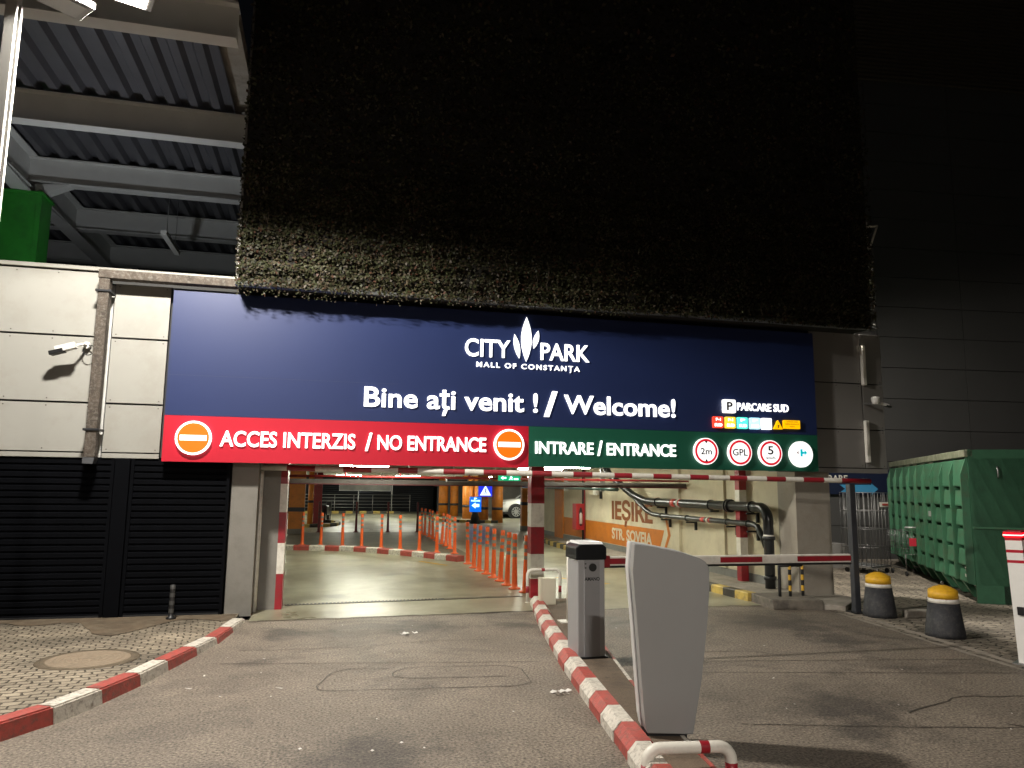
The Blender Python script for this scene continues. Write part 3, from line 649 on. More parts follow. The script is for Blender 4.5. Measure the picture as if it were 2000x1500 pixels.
# ------------------------------------------------------------------ roller shutters
SH = mat('shutter_black', (.0016, .0019, .003), .7, 0, var=.25, scale=3, spec=.06)
for i, (x0, x1) in enumerate(((-6.2, -2.72), (-2.52, -1.29))):
    t = thing('roller_shutter', ['black slatted roller shutter, wide one left of the centre post', 'black slatted roller shutter between the centre post and grey pillar'][i], 'roller shutter', (x0, 10.72, .02), 0, 'black roller shutters')
    b = MB(); z = 0
    while z < 2.03:
        for q0, q1 in (((0, .02), (.012, .0)), ((.012, .0), (.06, .0)), ((.06, 0), (.075, .024)), ((.075, .024), (.085, .024))):
            b.quad((0, q0[1], z+q0[0]), (x1-x0, q0[1], z+q0[0]), (x1-x0, q1[1], z+q1[0]), (0, q1[1], z+q1[0]))
        z += .085
    b.out('curtain', SH, t)
    MB().box(0, x1-x0, -.01, .05, -.03, .05).out('bottom_rail', DARK, t)
    for x in (0, x1-x0-.04): MB().box(x, x+.04, -.02, .05, 0, 2.04).out('guide_rail', SH, t)
t = thing('shutter_post', 'black steel post between the two roller shutters', 'post', (-2.62, 10.70, .02))
MB().box(-.09, .09, -.02, .1, 0, 2.04, 0, .005).out('shaft', SH, t); MB().box(-.1, .1, -.05, .12, 0, .02).out('foot_plate', CONC, t)
t = thing('dark_bollard', 'slim dark bollard with pale rings standing before the shutter', 'bollard', (-1.86, 10.45, .05))
b = MB(); b.lathe([(.06, 0), (.06, .02), (.032, .03)]+[(.032, .03+.048*k) for k in range(1, 9)]+[(.02, .425)], seg=16, mis=[0, 0]+[0 if k % 2 == 0 else 1 for k in range(8)]+[0]); b.out('shaft', [BLK, mat('dim_tape', (.06, .06, .06), .5)], t)  # pale rings, their dimness before the shutter put into a darker tape colour

# ------------------------------------------------------------------ height-limit bar with its posts
hb = thing('height_bar', 'long red and white striped height limit bar across both lanes', 'height barrier', (0, 0, 0))
A, B = Vector((-.99, 11.05, 1.985)), Vector((7.79, 9.5, 1.892))
bp = [0, .048, .092, .136, .18, .222, .253, .294, .328, .358, .395, .436, .468, .503, .534, .57, .599, .634, .664, .695, .726, .761, .79, .823, .855, .885, .92, .95, 1.0]
b = MB(); b.tube([A.lerp(B, q) for q in bp], [.043-.008*q for q in bp], seg=16, mis=[1 if i % 2 == 0 else 0 for i in range(len(bp)-1)]); b.out('bar', [RED, WHT], hb)
b = MB(); b.tube([(-.92, 11.13, .0), (-.92, 11.13, 1.95)], .035, 0, 14); b.out('support_post', WHT, hb)
t = thing('dark_post', 'dark square steel post carrying the right end of the height bar', 'post', (7.46, 9.52, .0))
MB().box(-.046, .046, -.046, .046, .0, 1.85, 0, .006).out('shaft', mat('post_charcoal', (.032, .035, .042), .5, var=.25, scale=5), t); MB().box(-.1, .1, -.1, .1, .0, .03).out('foot_plate', DARK, t)
def striped_post(name, x0, x1, y, zs, first, label, z0=0):
    t = thing(name, label, 'post', ((x0+x1)/2, y, z0)); w_ = (x1-x0)/2
    b = MB()
    for i in range(len(zs)-1): b.box(-w_, w_, 0, 2*w_, zs[i], zs[i+1], (i+first) % 2, .004 if 0 else 0)
    b.out('shaft', [RED, WHT], t); return t
striped_post('striped_post', 3.2, 3.42, 11.72, [0, .302, .687, 1.115, 1.49, 2.3], 0, 'thick red and white banded column between the two lanes')
striped_post('striped_post', 7.225, 7.37, 12.2, [0.1, .58, .895, 1.394, 1.741, 2.3], 0, 'slim red and white banded post before the pipe wall')

# ------------------------------------------------------------------ barrier machine with boom
bg_ = thing('boom_barrier', 'silver parking barrier cabinet with dark head and lowered striped boom', 'barrier', (2.60, 7.22, IZ))
ALU = mat('brushed_aluminium', (.40, .40, .41), .42, .35, var=.05, scale=3); ALUD = mat('anodised_grey', (.30, .30, .31), .4, .3, var=.05, scale=3)
b = MB()
b.box(-.145, .145, 0, .32, 0, .955, 0, .012); b.out('cabinet', ALU, bg_)
MB().box(-.075, .085, -.012, 0, .0, .95, 0, .002).out('front_door', ALUD, bg_)
MB().box(-.165, .165, -.02, .34, 0, .02).out('base_frame', DARK, bg_)
b = MB(); b.prism([(-.165, -.015, .955), (.16, -.015, .955), (.16, -.015, 1.075), (.125, -.015, 1.105), (-.125, -.015, 1.105), (-.165, -.015, 1.075)], (0, .35, 0), 0, .01)
b.out('head', mat('head_black', (.006, .007, .009), .4, spec=.3), bg_)
b = MB(); b.prism([(-.125, -.008, 1.107), (.125, -.008, 1.107), (.12, .02, 1.128), (-.12, .02, 1.128)], (0, .3, 0)); b.out('top_cover', mat('cover_white', (.7, .7, .7), .35), bg_)
lk = MB().prism([(.01+.04*math.cos(a), -.013, .88+.04*math.sin(a)) for a in [2*math.pi*k/24 for k in range(24)]], (0, -.008, 0)).out('lock', mat('lock_black', (.015, .017, .017), .4), bg_)
for z in (.87, .91): MB().box(-.072, -.058, -.018, -.012, z, z+.012).out('button', BLK, bg_)
text('AMANO', -.075, .085, .75, .036, BLK, bg_, y=.0125, depth=.001, bold=.03)
bm_ = MB(); segs = [.15, .43, 1.4, 1.62, 2.0, 2.16, 2.38, 2.62, 2.98]
stops = [(.15, .42, 0), (.42, 1.49, 1), (1.49, 1.99, 0), (1.99, 2.42, 1), (2.42, 3.1, 0)]
b = MB()
for x0, x1, k in stops: b.box(x0, x1, .10, .104, .897, .953, k)
b.box(.15, 3.1, .104, .15, .88, .97, 1, .006); b.box(.15, 3.1, .1, .148, .86, .879, 2)
b.out('boom', [RED, WHT, BLK], bg_)
MB().box(.13, .24, .09, .17, .865, .985, 0, .01).out('boom_clamp', mat('clamp_red', (.22, .012, .016), .4), bg_)

# ------------------------------------------------------------------ ticket terminal in front, seen from its back
dx = Vector((.975, -.22, 0)); dn = Vector((.22, .975, 0))
tt = thing('ticket_terminal', 'tall grey flared ticket terminal seen from behind on the island', 'ticket terminal', (2.17, 4.93, IZ), math.atan2(-.22, .975))
TG = mat('terminal_grey', (.30, .302, .302), .34, .15, var=.03, scale=2); TGL = mat('terminal_light', (.6, .6, .6), .38, .1)
prof = [(-.02, .02), (.29, .0), (.302, .0)]
left = [(-.035, .10), (-.055, .35), (-.085, .75), (-.115, 1.1), (-.145, 1.285)]
right = [(.33, .03), (.40, .37), (.455, .75), (.478, 1.0), (.482, 1.10), (.475, 1.135), (.455, 1.165), (.41, 1.19), (.28, 1.225), (.0, 1.272), (-.10, 1.285)]
outl = [(-.02, .025)]+[(.33, .02)]+right[1:]+left[::-1][1:]
outl = [(.02+x*.9, 0, z) for x, z in outl]
MB().prism(outl, (0, .14, 0), 0, .008).out('body', TG, tt)
sh = [(x*1.0-.012, .14, z+.006 if z > .1 else z) for x, _, z in outl]
MB().prism(sh, (0, .11, 0), 0, .012).out('front_shell', TGL, tt)
MB().box(.0, .28, .03, .22, -.03, .03).out('plinth', BLK, tt)
# hoop guards
def hoop(label, loc, rz, wd, h, r, bands, depth):
    t = thing('hoop_guard', label, 'hoop guard', loc, rz)
    P = [(0, 0, 0), (0, 0, h-.09)]+arc((.08, 0, h-.09), .08, 180, 90, 6, (1, 0, 0), (0, 0, 1))[1:]
    P += [(wd*bands[0], 0, h-.01), (wd*bands[1], 0, h-.01), (wd-.08, 0, h-.01)]+arc((wd-.08, 0, h-.09), .08, 90, 0, 6, (1, 0, 0), (0, 0, 1))[1:]+[(wd, 0, 0)]
    n = len(P)-1; mis = [0]*n
    for i in range(n):
        if abs(P[i][0]-wd*bands[0]) < 1e-6 and abs(P[i+1][0]-wd*bands[1]) < 1e-6: mis[i] = 1
    b = MB(); b.tube(P, r, seg=16, mis=mis); b.out('tube', [WHT, RED], t)
    for x in (0, wd):
        MB().tube([(x, 0, depth[0]), (x, 0, depth[1])], r*1.03, 0, 16).out('red_band', RED, t); MB().lathe([(r*1.7, 0), (r*1.7, .008), (r, .01)], (x, 0, 0)).out('foot_plate', WHT, t)
    return t
hoop('low white tubular hoop guard with red bands in front of the terminal', (1.935, 4.40, .0), math.atan2(-.06, .52), .53, .205, .036, (.62, .73), (.0, .105))
hoop('pale hoop guard with dark red bands around the banded column base', (3.03, 11.28, .0), 0, .52, .50, .024, (.42, .52), (.15, .25))
t = thing('junction_box', 'small cream metal junction box standing beside the hoop guard', 'junction box', (3.06, 10.55, .05))
MB().box(0, .2, 0, .12, 0, .40, 0, .006).out('housing', mat('cream_metal', (.6, .56, .44), .45, var=.04), t); MB().box(-.035, -.002, .0, .12, 0, .405, 0, .003).out('lid', mat('cream_metal', (.6, .56, .44), .45), t)
t = thing('sensor_post', 'thin white post with small grey reader box beside the barrier cabinet', 'post', (3.02, 9.2, IZ))
MB().tube([(0, 0, 0), (0, 0, .99)], .036, 0, 16).out('pole', WHT, t); MB().box(-.13, .13, -.1, .1, 0, .012).out('foot_plate', WHT, t)
rb = MB().box(.04, .12, -.06, .02, .50, .80, 0, .006).out('reader_box', ALU, t); MB().tube([(.08, -.02, .5), (.1, -.02, .38), (.05, -.03, .28), (.04, -.03, .2)], .007, 0, 6).out('cable', BLK, t)

# ------------------------------------------------------------------ security cameras
def camera_thing(label, loc, rz, pitch, s=1):
    t = thing('security_camera', label, 'camera', loc, rz)
    mx = Matrix.Rotation(pitch, 4, 'Y')
    MB().box(-.14*s, .06*s, -.035*s, .035*s, -.03*s, .035*s, 0, .008, mx).out('housing', mat('camera_white', (.7, .69, .66), .35), t)
    MB().box(-.20*s, -.06*s, -.042*s, .042*s, -.042*s, .0*s, 0, .006, mx).out('sunshade', BLK, t)
    return t
t = camera_thing('white bullet security camera with looped cable on the pale cladding', (-3.28, 10.42, 3.46), R(-8), R(-16), 1.25)
MB().tube([(.04, 0, .01), (.09, .12, .06), (.09, .28, .07)], .018, 0, 10).out('arm', mat('camera_white', (.7, .69, .66), .35), t)
MB().tube([(.09, .22, .07), (.09, .28, .07)], .045, 0, 16).out('base', mat('camera_white', (.7, .69, .66), .35), t)
P = arc((.14, .2, .0), .07, 100, -200, 16, (1, 0, 0), (0, .25, 1)); MB().tube(P, .006, 0, 6).out('cable', BLK, t)
t = camera_thing('dim dome security camera on the dark cladding at the right', (8.78, 10.3, 3.16), R(180), R(-12), .7)
MB().tube([(-.02, 0, .0), (.05, -.38, .05)], .014, 0, 8).out('arm', STEEL, t)
b = MB(); b.lathe([(.0, -.07), (.045, -.055), (.06, -.02), (.065, .02), (.065, .05), (.0, .06)], (.15, 0, .06), 16); b.out('dome', mat('camera_white', (.7, .69, .66), .35), t)

# ------------------------------------------------------------------ bollards, red-light post
def bollard(label, loc):
    t = thing('concrete_bollard', label, 'bollard', loc, random.random(), 'concrete bollards at the yard edge')
    BB = mat('bollard_black', (.02, .0215, .026), .65, var=.25, scale=10, bump=.35, bscale=40, dirt=((.1, .09, .08), .35, 22))
    b = MB(); b.lathe([(.222, 0), (.218, .05), (.172, .40)], seg=32); b.out('body', BB, t)
    b = MB(); b.lathe([(.1715, .401), (.167, .45)], seg=32); b.out('white_band', WHT, t)
    b = MB(); b.lathe([(.1665, .451), (.163, .543)], seg=32); b.lathe([(.163, .543), (.157, .552), (.10, .584), (.05, .602), (.0, .610)], seg=32); b.out('yellow_cap', mat('cap_yellow', (.72, .40, .02), .5, var=.1, scale=8, dirt=((.4, .22, .03), .5, 9)), t)
    b = MB(); b.tube(arc((0, 0, .628), .022, 0, 360, 12, (1, 0, 0), (0, 0, 1)), .006, 0, 6); b.out('lifting_eye', STEEL, t)
bollard('black concrete bollard with yellow cap beside the dark square post', (7.60, 9.22, .012))
bollard('black concrete bollard with yellow cap, nearer the container, standing free', (7.37, 7.83, .012))
t = thing('light_post', 'white square post with red bands and glowing red top light', 'signal post', (7.05, 6.42, .012), 0)
t.rotation_euler = (Matrix.Rotation(R(-2.6), 4, 'Y') @ Matrix.Rotation(R(28), 4, 'Z')).to_euler()
b = MB(); zs = [0, 1.02, 1.05, 1.125, 1.155, 1.25, 1.285]
for i in range(6): b.box(-.075, .075, -.075, .075, zs[i], zs[i+1], i % 2)
b.out('shaft', [mat('post_white', (.78, .77, .74), .4, var=.04), mat('post_red', (.42, .012, .03), .4)], t)
MB().box(-.082, .082, -.082, .082, 1.286, 1.325).out('lens', emit('red_lens', (1, .0, .006), 5), t)
MB().box(-.086, .086, -.086, .086, 1.300, 1.309).out('lamp_core', emit('red_core', (1, .45, .4), 4), t)
MB().box(-.085, .085, -.085, .085, 1.3255, 1.345, 0, .005).out('cap', mat('post_red', (.42, .012, .03), .4), t)
MB().box(-.1, -.075, -.03, .03, .5, .58).out('reflector', BLK, t); MB().box(-.12, .12, -.12, .12, 0, .02).out('foot_plate', STEEL, t)
t = MB().prism([(7.85, 9.0, .01), (8.25, 8.93, .01), (8.3, 9.1, .01), (8.05, 9.17, .01), (7.88, 9.12, .01)], (.01, 0, .1), 0, .012).out('stone_block', CONC); tag(t, 'loose grey broken stone block lying on cobbles behind the bollard', 'stone')

# ------------------------------------------------------------------ roll-off container
GRN = mat('container_green', (.05, .165, .09), .5, .05, var=.25, scale=1.6, dirt=((.085, .095, .055), .6, 5), bump=.7, bscale=3)
GRE = mat('container_green_end', (.035, .13, .068), .5, .1, var=.2, scale=1.2, dirt=((.018, .06, .034), .6, 1.8))
ct = thing('waste_container', 'large green ribbed steel roll off waste container on the cobbles', 'container', (10.02, 9.98, .012), R(60))
# local x runs along the long side, away from the camera; local -y is to the right; the seen long side is y = 0 facing +y
L_ = 6.0; W_ = 2.4; H_ = 2.42
MB().box(0, L_, -W_+.04, -.06, .28, 2.28).out('hull', GRN, ct)
b = MB(); b.prism([(0.0, -.02, .0), (0, -W_+.0, .0), (0, -W_, H_), (0, -.02, H_)], (.05, 0, 0)); b.out('end_plate', GRE, ct)
MB().box(-.03, 0, -W_, -.02, 1.16, 1.19).box(-.03, 0, -.9, -.84, 0.02, H_-.02).out('end_rail', GRN, ct)
b = MB(); b.tube([(-.02, -.42, 2.15), (-.05, -.42, 2.1), (-.05, -.42, 2.0), (-.02, -.42, 1.97)], .012, 0, 6); b.out('hook', STEEL, ct)
MB().box(0, L_, -.10, .03, 2.30, H_, 0, .01).box(0, L_, -W_-.0, -W_+.1, 2.3, H_, 0, .01).box(L_-.08, L_, -W_, 0, 2.3, H_).out('top_rail', mat('worn_rail', (.18, .2, .13), .5, .2, var=.3, scale=6, dirt=((.4, .38, .3), .7, 9)), ct)
b = MB(); nr_ = 9
for k in range(nr_+1):
    x = .04+(L_-.1)*k/nr_
    b.prism([(x, -.06, .26), (x, .09, .30), (x, .09, 2.02), (x, .0, 2.29), (x, -.06, 2.29)], (.055, 0, 0))
b.out('rib', GRN, ct)['kind'] = 'stuff'
b = MB(); zl = [.285, .55, .87, 1.19, 1.51, 1.83, 2.27]
for k in range(nr_):
    x0 = .1+(L_-.1)*k/nr_; x1 = .04+(L_-.1)*(k+1)/nr_-.005
    for z0, z1 in zip(zl, zl[1:]):
        top = z1-.055 if z1 < 2.2 else z1
        j_ = random.uniform(-.006, .006)
        b.prism([(x0, -.05, z0), (x0, .032+j_, z0), (x0, .036+j_, z0+.02), (x0, .012+j_, top-.012), (x0, .004, top), (x0, -.05, top)], (x1-x0, 0, 0))
o = b.out('pressing', GRN, ct); o['kind'] = 'stuff'
b = MB()
for k in range(nr_+1):
    x = .02+(L_-.2)*k/nr_; b.prism([(x, -.01, .28), (x, -.16, .02), (x, -.3, .02), (x, -.3, .28)], (.14, 0, 0))
o = b.out('skid_gusset', GRN, ct); o['kind'] = 'stuff'
MB().box(0, L_, -.55, -.40, .0, .28).box(0, L_, -1.9, -1.75, 0, .28).out('skid', mat('skid_black', (.02, .022, .02), .6), ct)
text('TARA', -.36, -.14, .47, .06, WHT, ct, y=.033, depth=.002, ux=(-1, 0, 0), n=(0, 1, 0), bold=.02); text('3000 kg', -.38, -.12, .37, .05, WHT, ct, y=.033, depth=.002, ux=(-1, 0, 0), n=(0, 1, 0), bold=.02)
MB().box(2.2, 2.5, .02, .034, 1.27, 1.37).out('plate', mat('plate_grey', (.4, .42, .4), .4), ct)

# ------------------------------------------------------------------ dark building behind, directional sign
db = thing('dark_clad_building', 'tall dark grey building clad in large flat panels at the right', 'building', (12.8, 16.5, 0), R(-6.2))
def dwall(name, x0, x1, m):
    b = MB(); x = x0
    while x < x1-.01:
        z = .05
        while z < 17:
            b.box(x+.008, x+2.49, 0, .05, z+.008, z+.81); z += .82
        x += 2.5
    return b.out(name, m, db)
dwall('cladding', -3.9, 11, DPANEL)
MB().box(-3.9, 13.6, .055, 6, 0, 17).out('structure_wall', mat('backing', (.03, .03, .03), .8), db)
MB().box(-3.9, 13.6, -.1, 0, 0, .05).out('plinth', CONC, db)
b = MB()
for k in range(60): b.box(-3.9, 13.6, -.12, -.05, 13.0+k*.12, 13.04+k*.12)
b.out('louvre_screen', mat('louvre', (.1, .08, .06), .6), db)
t = thing('direction_sign', 'dark blue delivery direction sign with light blue arrow on dark wall', 'sign', (12.8, 16.40, 0), R(-6.2))
MB().box(-1.9, 1.25, 0, .05, 1.66, 2.28).out('board', mat('sign_navy', (.012, .018, .045), .4), t)
AB = mat('arrow_blue', (.06, .3, .55), .45)
MB().prism([(-.25, -.003, 1.70), (.62, -.003, 1.70), (.62, -.003, 1.66+.0), (.8, -.003, 1.80), (.62, -.003, 1.94), (.62, -.003, 1.90), (-.25, -.003, 1.90), (-.1, -.003, 1.80)], (0, -.004, 0)).out('arrow', AB, t)
text('LIVRARE', -.85, -.02, 1.97, .17, WHT, t, y=.004, depth=.003)

# roll cage, trolley
def wire_box(b, x0, x1, y0, y1, z0, z1, nx, nz, r, sides='xy'):
    for k in range(nx+1):
        x = x0+(x1-x0)*k/nx
        for y in (y0, y1): b.tube([(x, y, z0), (x, y, z1)], r, 0, 5)
        y = y0+(y1-y0)*k/nx
        for x_ in (x0, x1): b.tube([(x_, y, z0), (x_, y, z1)], r, 0, 5)
    for k in range(nz+1):
        z = z0+(z1-z0)*k/nz
        b.tube([(x0, y0, z), (x1, y0, z), (x1, y1, z), (x0, y1, z), (x0, y0, z)], r*1.2, 0, 5)
ZN = mat('zinc_wire', (.2, .2, .2), .4, .6)
def castors(t, x0, x1, y0, y1, r=.05):
    for x in (x0, x1):
        for y in (y0, y1): MB().tube([(x-.012, y, r), (x+.012, y, r)], r, 0, 14).out('castor', BLK, t)
t = thing('roll_cage', 'tall empty wire roll cage standing against the dark wall', 'roll cage', (11.15, 13.7, .012), R(20))
b = MB(); wire_box(b, 0, .75, 0, .65, .16, 1.7, 6, 4, .007); b.out('wire_frame', ZN, t); MB().box(0, .75, 0, .65, .12, .15).out('deck', STEEL, t); castors(t, .06, .69, .06, .59)
MB().box(.42, .74, -.02, -.01, 1.40, 1.50).out('label_plate', WHT, t); MB().box(.5, .72, -.026, -.021, 1.43, 1.47).out('label_text_strip', mat('plate_red', (.4, .05, .04), .5), t)
t = thing('shopping_trolley', 'chrome wire shopping trolley with red tag parked beside roll cage', 'shopping trolley', (11.62, 13.25, .012), R(-15))
b = MB(); wire_box(b, 0, .55, .0, .8, .45, .92, 9, 4, .004)
b.tube([(0, 0, .45), (.05, .1, .15), (.05, .7, .15)], .012, 0, 8); b.tube([(.55, 0, .45), (.5, .1, .15), (.5, .7, .15)], .012, 0, 8); b.out('basket', ZN, t)
MB().tube([(-.02, -.06, 1.0), (.57, -.06, 1.0)], .016, 0, 10).out('handle', STEEL, t); MB().box(.08, .22, -.03, -.015, .62, .78).out('coin_lock', mat('tag_red', (.6, .03, .06), .4), t); castors(t, .05, .5, .1, .7)
b = MB(); b.lathe([(.0, 0), (.2, .02), (.24, .1), (.16, .2), (.0, .24)], seg=14)
o = b.out('rubbish_bag', mat('bag_grey', (.32, .31, .3), .5, var=.2, scale=8, bump=.6, bscale=12)); o.location = (10.9, 15.3, .55); o.scale = (1.5, .8, 1); tag(o, 'grey plastic bag lying on a ledge by the dark wall', 'bag')
MB_ = MB().box(10.2, 11.6, 15.0, 15.7, .0, .55, 0, .01).out('ledge', PANEL_DIM); tag(MB_, 'low grey ledge against the dark wall carrying a bag', 'ledge')

# ------------------------------------------------------------------ pipes on the side wall
PIPE = mat('black_pipe', (.018, .02, .021), .28, .0, var=.2, scale=6)
def flange(b, p, ax, r, l=.05, mi=0):
    p = Vector(p); ax = Vector(ax).normalized(); b.tube([p-ax*l/2, p+ax*l/2], r, mi, 18)
dp = thing('large_drain_pipe', 'thick black drain pipe running along the cream wall and down', 'pipe', (0, 0, 0))
X = 7.2
P = [(X-.5, 17.6, 2.32), (X-.45, 17.45, 2.1), (X-.3, 17.1, 1.85), (X-.12, 16.75, 1.6)]+[(X, 16.3, 1.46), (X, 15.9, 1.45), (X, 11.75, 1.45)]+arc((X, 11.5, 1.22), .23, 90, 180, 8, (0, 1, 0), (0, 0, 1))+[(X, 11.27, .9), (X, 11.27, .05)]
b = MB(); b.tube(P, .085, 0, 18)
for y in (15.6, 13.2, 11.75, 12.55): flange(b, (X, y, 1.45), (0, 1, 0), .1)
for y in (12.55, 12.47): flange(b, (X, y, 1.45), (0, 1, 0), .12, .03)
for z in (.95, .3): flange(b, (X, 11.27, z), (0, 0, 1), .105, .06)
b.out('pipe_run', PIPE, dp)
PR = mat('pipe_red', (.5, .05, .04), .4); 
b = MB(); flange(b, (X, 14.75, 1.45), (0, 1, 0), .087, .18); flange(b, (X, 14.52, 1.45), (0, 1, 0), .095, .06, 1); flange(b, (X, 14.45, 1.45), (0, 1, 0), .088, .05); flange(b, (X, 11.27, .99), (0, 0, 1), .088, .03, 1); b.out('red_band', [PR, WHT], dp)
dq = thing('small_drain_pipe', 'thinner black pipe running below the thick drain pipe', 'pipe', (0, 0, 0))
P = [(X-.12, 16.7, 1.55), (X-.02, 16.2, 1.25), (X, 15.9, 1.17), (X, 15.5, 1.155), (X, 11.75, 1.155), (X, 11.6, 1.12), (X, 11.45, .95), (X, 11.36, .8)]
b = MB(); b.tube(P, .05, 0, 14)
for y in (15.4, 14.2, 12.6, 11.9): flange(b, (X, y, 1.155), (0, 1, 0), .062, .04)
b.out('pipe_run', PIPE, dq)
b = MB(); flange(b, (X, 13.5, 1.155), (0, 1, 0), .052, .14); flange(b, (X, 13.3, 1.155), (0, 1, 0), .06, .05, 1); flange(b, (X, 13.22, 1.155), (0, 1, 0), .053, .05); b.out('red_band', [PR, WHT], dq)
for i, (y, z) in enumerate(((15.6, 1.33), (13.2, 1.33), (11.9, 1.33), (15.4, 1.07), (14.2, 1.07), (12.6, 1.07), (11.9, 1.02))):
    MB().box(X-.02, 7.42, y-.02, y+.02, z-.015, z+.015).box(7.37, 7.42, y-.02, y+.02, z-.16, z-.015).out('wall_bracket', DARK, dp if i < 3 else dq)
t = thing('ceiling_pipe', 'dark green pipe hung under the ceiling left of the drain pipe bend', 'pipe', (0, 0, 0))
MB().tube([(6.75, 16.9, 1.72), (6.78, 19, 1.74), (6.8, 26, 1.76)], .05, 0, 12).out('pipe_run', mat('pipe_green', (.03, .055, .045), .3), t)
for y in (18, 21, 24): MB().box(6.73, 6.85, y-.02, y+.02, 1.66, 2.32).out('hanger', STEEL, t)
# plinth with pipe guard bars
t = thing('concrete_plinth', 'worn dark concrete plinth at the foot of the right pillar', 'plinth', (0, 0, 0))
MB().prism([(6.45, 10.05, -.01), (7.2, 9.9, -.01), (7.36, 10.78, -.01), (6.55, 10.8, -.01)], (0, 0, .15), 0, .015).out('block', mat('plinth_concrete', (.16, .14, .115), .8, var=.3, scale=5, bump=.6, bscale=30, dirt=((.05, .045, .04), .8, 4)), t)
MB().prism([(7.2, 9.95, -.01), (7.42, 9.7, -.01), (8.2, 10.4, -.01), (8.1, 10.78, -.01), (7.36, 10.78, -.01)], (0, 0, .09), 0, .012).out('broken_step', CONC, t)
t = thing('pipe_guard', 'yellow and black striped steel bars guarding the drain pipe foot', 'guard rail', (6.95, 10.35, .14))
for x in (-.18, .0, .22):
    b = MB(); zz = [0, .08, .16, .24, .32, .40, .46]; b.tube([(x, 0, z) for z in zz], .024, seg=10, mis=[i % 2 if x > -.1 else 0 for i in range(6)]); b.out('bar', [BLK, YEL], t)
MB().tube([(-.18, 0, .46), (.22, 0, .46)], .024, 0, 10).out('top_rail', BLK, t)
# yellow-black kerb strips inside
def yb_kerb(pts, wd, h, step, label=None):
    b = MB(); P = resample(pts, step)
    for i, (a, c) in enumerate(zip(P, P[1:])):
        t_ = (c-a).normalized(); nr = Vector((t_.y, -t_.x, 0)); b.prism([a, a+Vector((0, 0, h-.015))+nr*.0, a+nr*.015+Vector((0, 0, h)), a+nr*wd+Vector((0, 0, h)), a+nr*wd], c-a, i % 2)
    return struct(b.out('kerb', [mat('kerb_yellow', (.5, .36, .09), .6, var=.2, scale=8, dirt=((.15, .12, .07), .7, 7)), mat('kerb_black', (.05, .045, .035), .6, var=.2, scale=8)]))
yb_kerb([(6.5, 10.82), (6.42, 13), (6.45, 16.5), (6.6, 22), (6.9, 25)], .16, .135, .36)
f = MB(); f.poly([(6.64, 10.82, .131), (7.42, 10.82, .131), (7.42, 25.4, .131), (7.06, 25, .131), (6.76, 22, .131), (6.61, 16.5, .131), (6.58, 13, .131)]); struct(f.out('pavement', CONC))
# fire extinguisher cabinet
t = thing('extinguisher_cabinet', 'red wall cabinet with extinguisher behind an oval window', 'extinguisher cabinet', (7.41, 21.1, .52))
MB().box(-.28, 0, -.02, .34, 0, .76, 0, .01).out('cabinet', mat('cabinet_red', (.36, .015, .02), .4), t)
b = MB(); b.prism([(-.14+.06*math.cos(a), -.022, .38+.28*math.sin(a)) for a in [2*math.pi*k/24 for k in range(24)]], (0, -.004, 0)); b.out('window', BLK, t)
b = MB(); b.lathe([(.045, 0), (.045, .28), (.02, .33), (.02, .38)], (-.14, -.03, .17), 14, [1, 0, 0, 0] and [0, 0, 1]); b.out('extinguisher', [mat('ext_white', (.6, .5, .48), .4), BLK], t)
t = thing('riser_pipe', 'thin dark riser pipes running up the side wall behind cabinet', 'pipe', (7.38, 21.2, 0))
MB().tube([(0, 0, .15), (0, 0, 2.3)], .03, 0, 8).out('riser', DARK, t); MB().tube([(0, -.15, .15), (0, -.15, 2.3)], .02, 0, 8).out('riser', mat('riser_red', (.3, .03, .03), .4), t)
t = thing('siren_box', 'small pale alarm siren fixed high on the side wall', 'siren', (7.40, 20.0, 1.55)); b = MB(); b.box(-.1, 0, -.12, .12, 0, .24, 0, .02); b.out('housing', WHT, t); MB().box(-.05, 0, -.35, -.28, -.1, .3).out('horn', DARK, t)

# ------------------------------------------------------------------ delineator posts
def delineator(mbody, mband, h=.93):
    t = thing('delineator_post', 'x', 'delineator post', (0, 0, 0), 0, 'x')
    b = MB(); b.lathe([(.105, 0), (.105, .018), (.055, .035), (.047, .10), (.040, .50), (.038, .54), (.038, .60), (.038, .66), (.038, .72), (.038, .78), (.038, .84), (.040, .87), (.040, h), (.03, h+.008)], seg=14,
                      mis=[0, 0, 0, 0, 0, 1, 0, 1, 0, 1, 0, 0, 0]); b.out('post', [mbody, mband], t)
    return t
proto = delineator(POSTO, REFL); protom = delineator(POSTM, mat('maroon_tape', (.10, .05, .05), .5), 1.12)
def row(pts, grp, label, pr, used=[set()]):
    for p in pts:
        if id(pr) not in used[0]: o = pr; used[0].add(id(pr)); o.location = (*p, .006)
        else: o = dup(pr, (*p, .006), random.random()*6); o.rotation_euler = (random.gauss(0, .022), random.gauss(0, .022), random.random()*6)
        o['group'] = grp; o['label'] = label
def near(pts, z): return [(p[0]*(1-z/1.75), p[1]*(1-z/1.75)) for p in pts]
row([(-.66, 22.84), (-.14, 22.6), (.47, 22.35), (.99, 21.76), (1.52, 21.53), (2.0, 20.97), (2.46, 20.43), (2.86, 19.92), (3.28, 19.57)], 'orange posts behind the inner kerb', 'orange delineator post in the row across the floor behind the red and white kerb', proto)
row([(3.16, 16.99), (3.13, 16.14), (3.13, 15.55), (3.17, 14.99), (3.18, 14.39), (3.19, 13.84), (3.18, 13.26), (3.2, 12.78), (3.27, 12.33)], 'orange posts beside the banded column', 'orange red delineator post in the near row leading to the banded column', proto)
row([(3.4, 21.1), (3.42, 22.0), (3.42, 22.8), (3.44, 24.1), (3.45, 25.0), (3.46, 26.0), (3.42, 26.9), (3.4, 27.7)], 'orange posts running deep into the garage', 'orange delineator post in the close row running deep into the garage', proto)
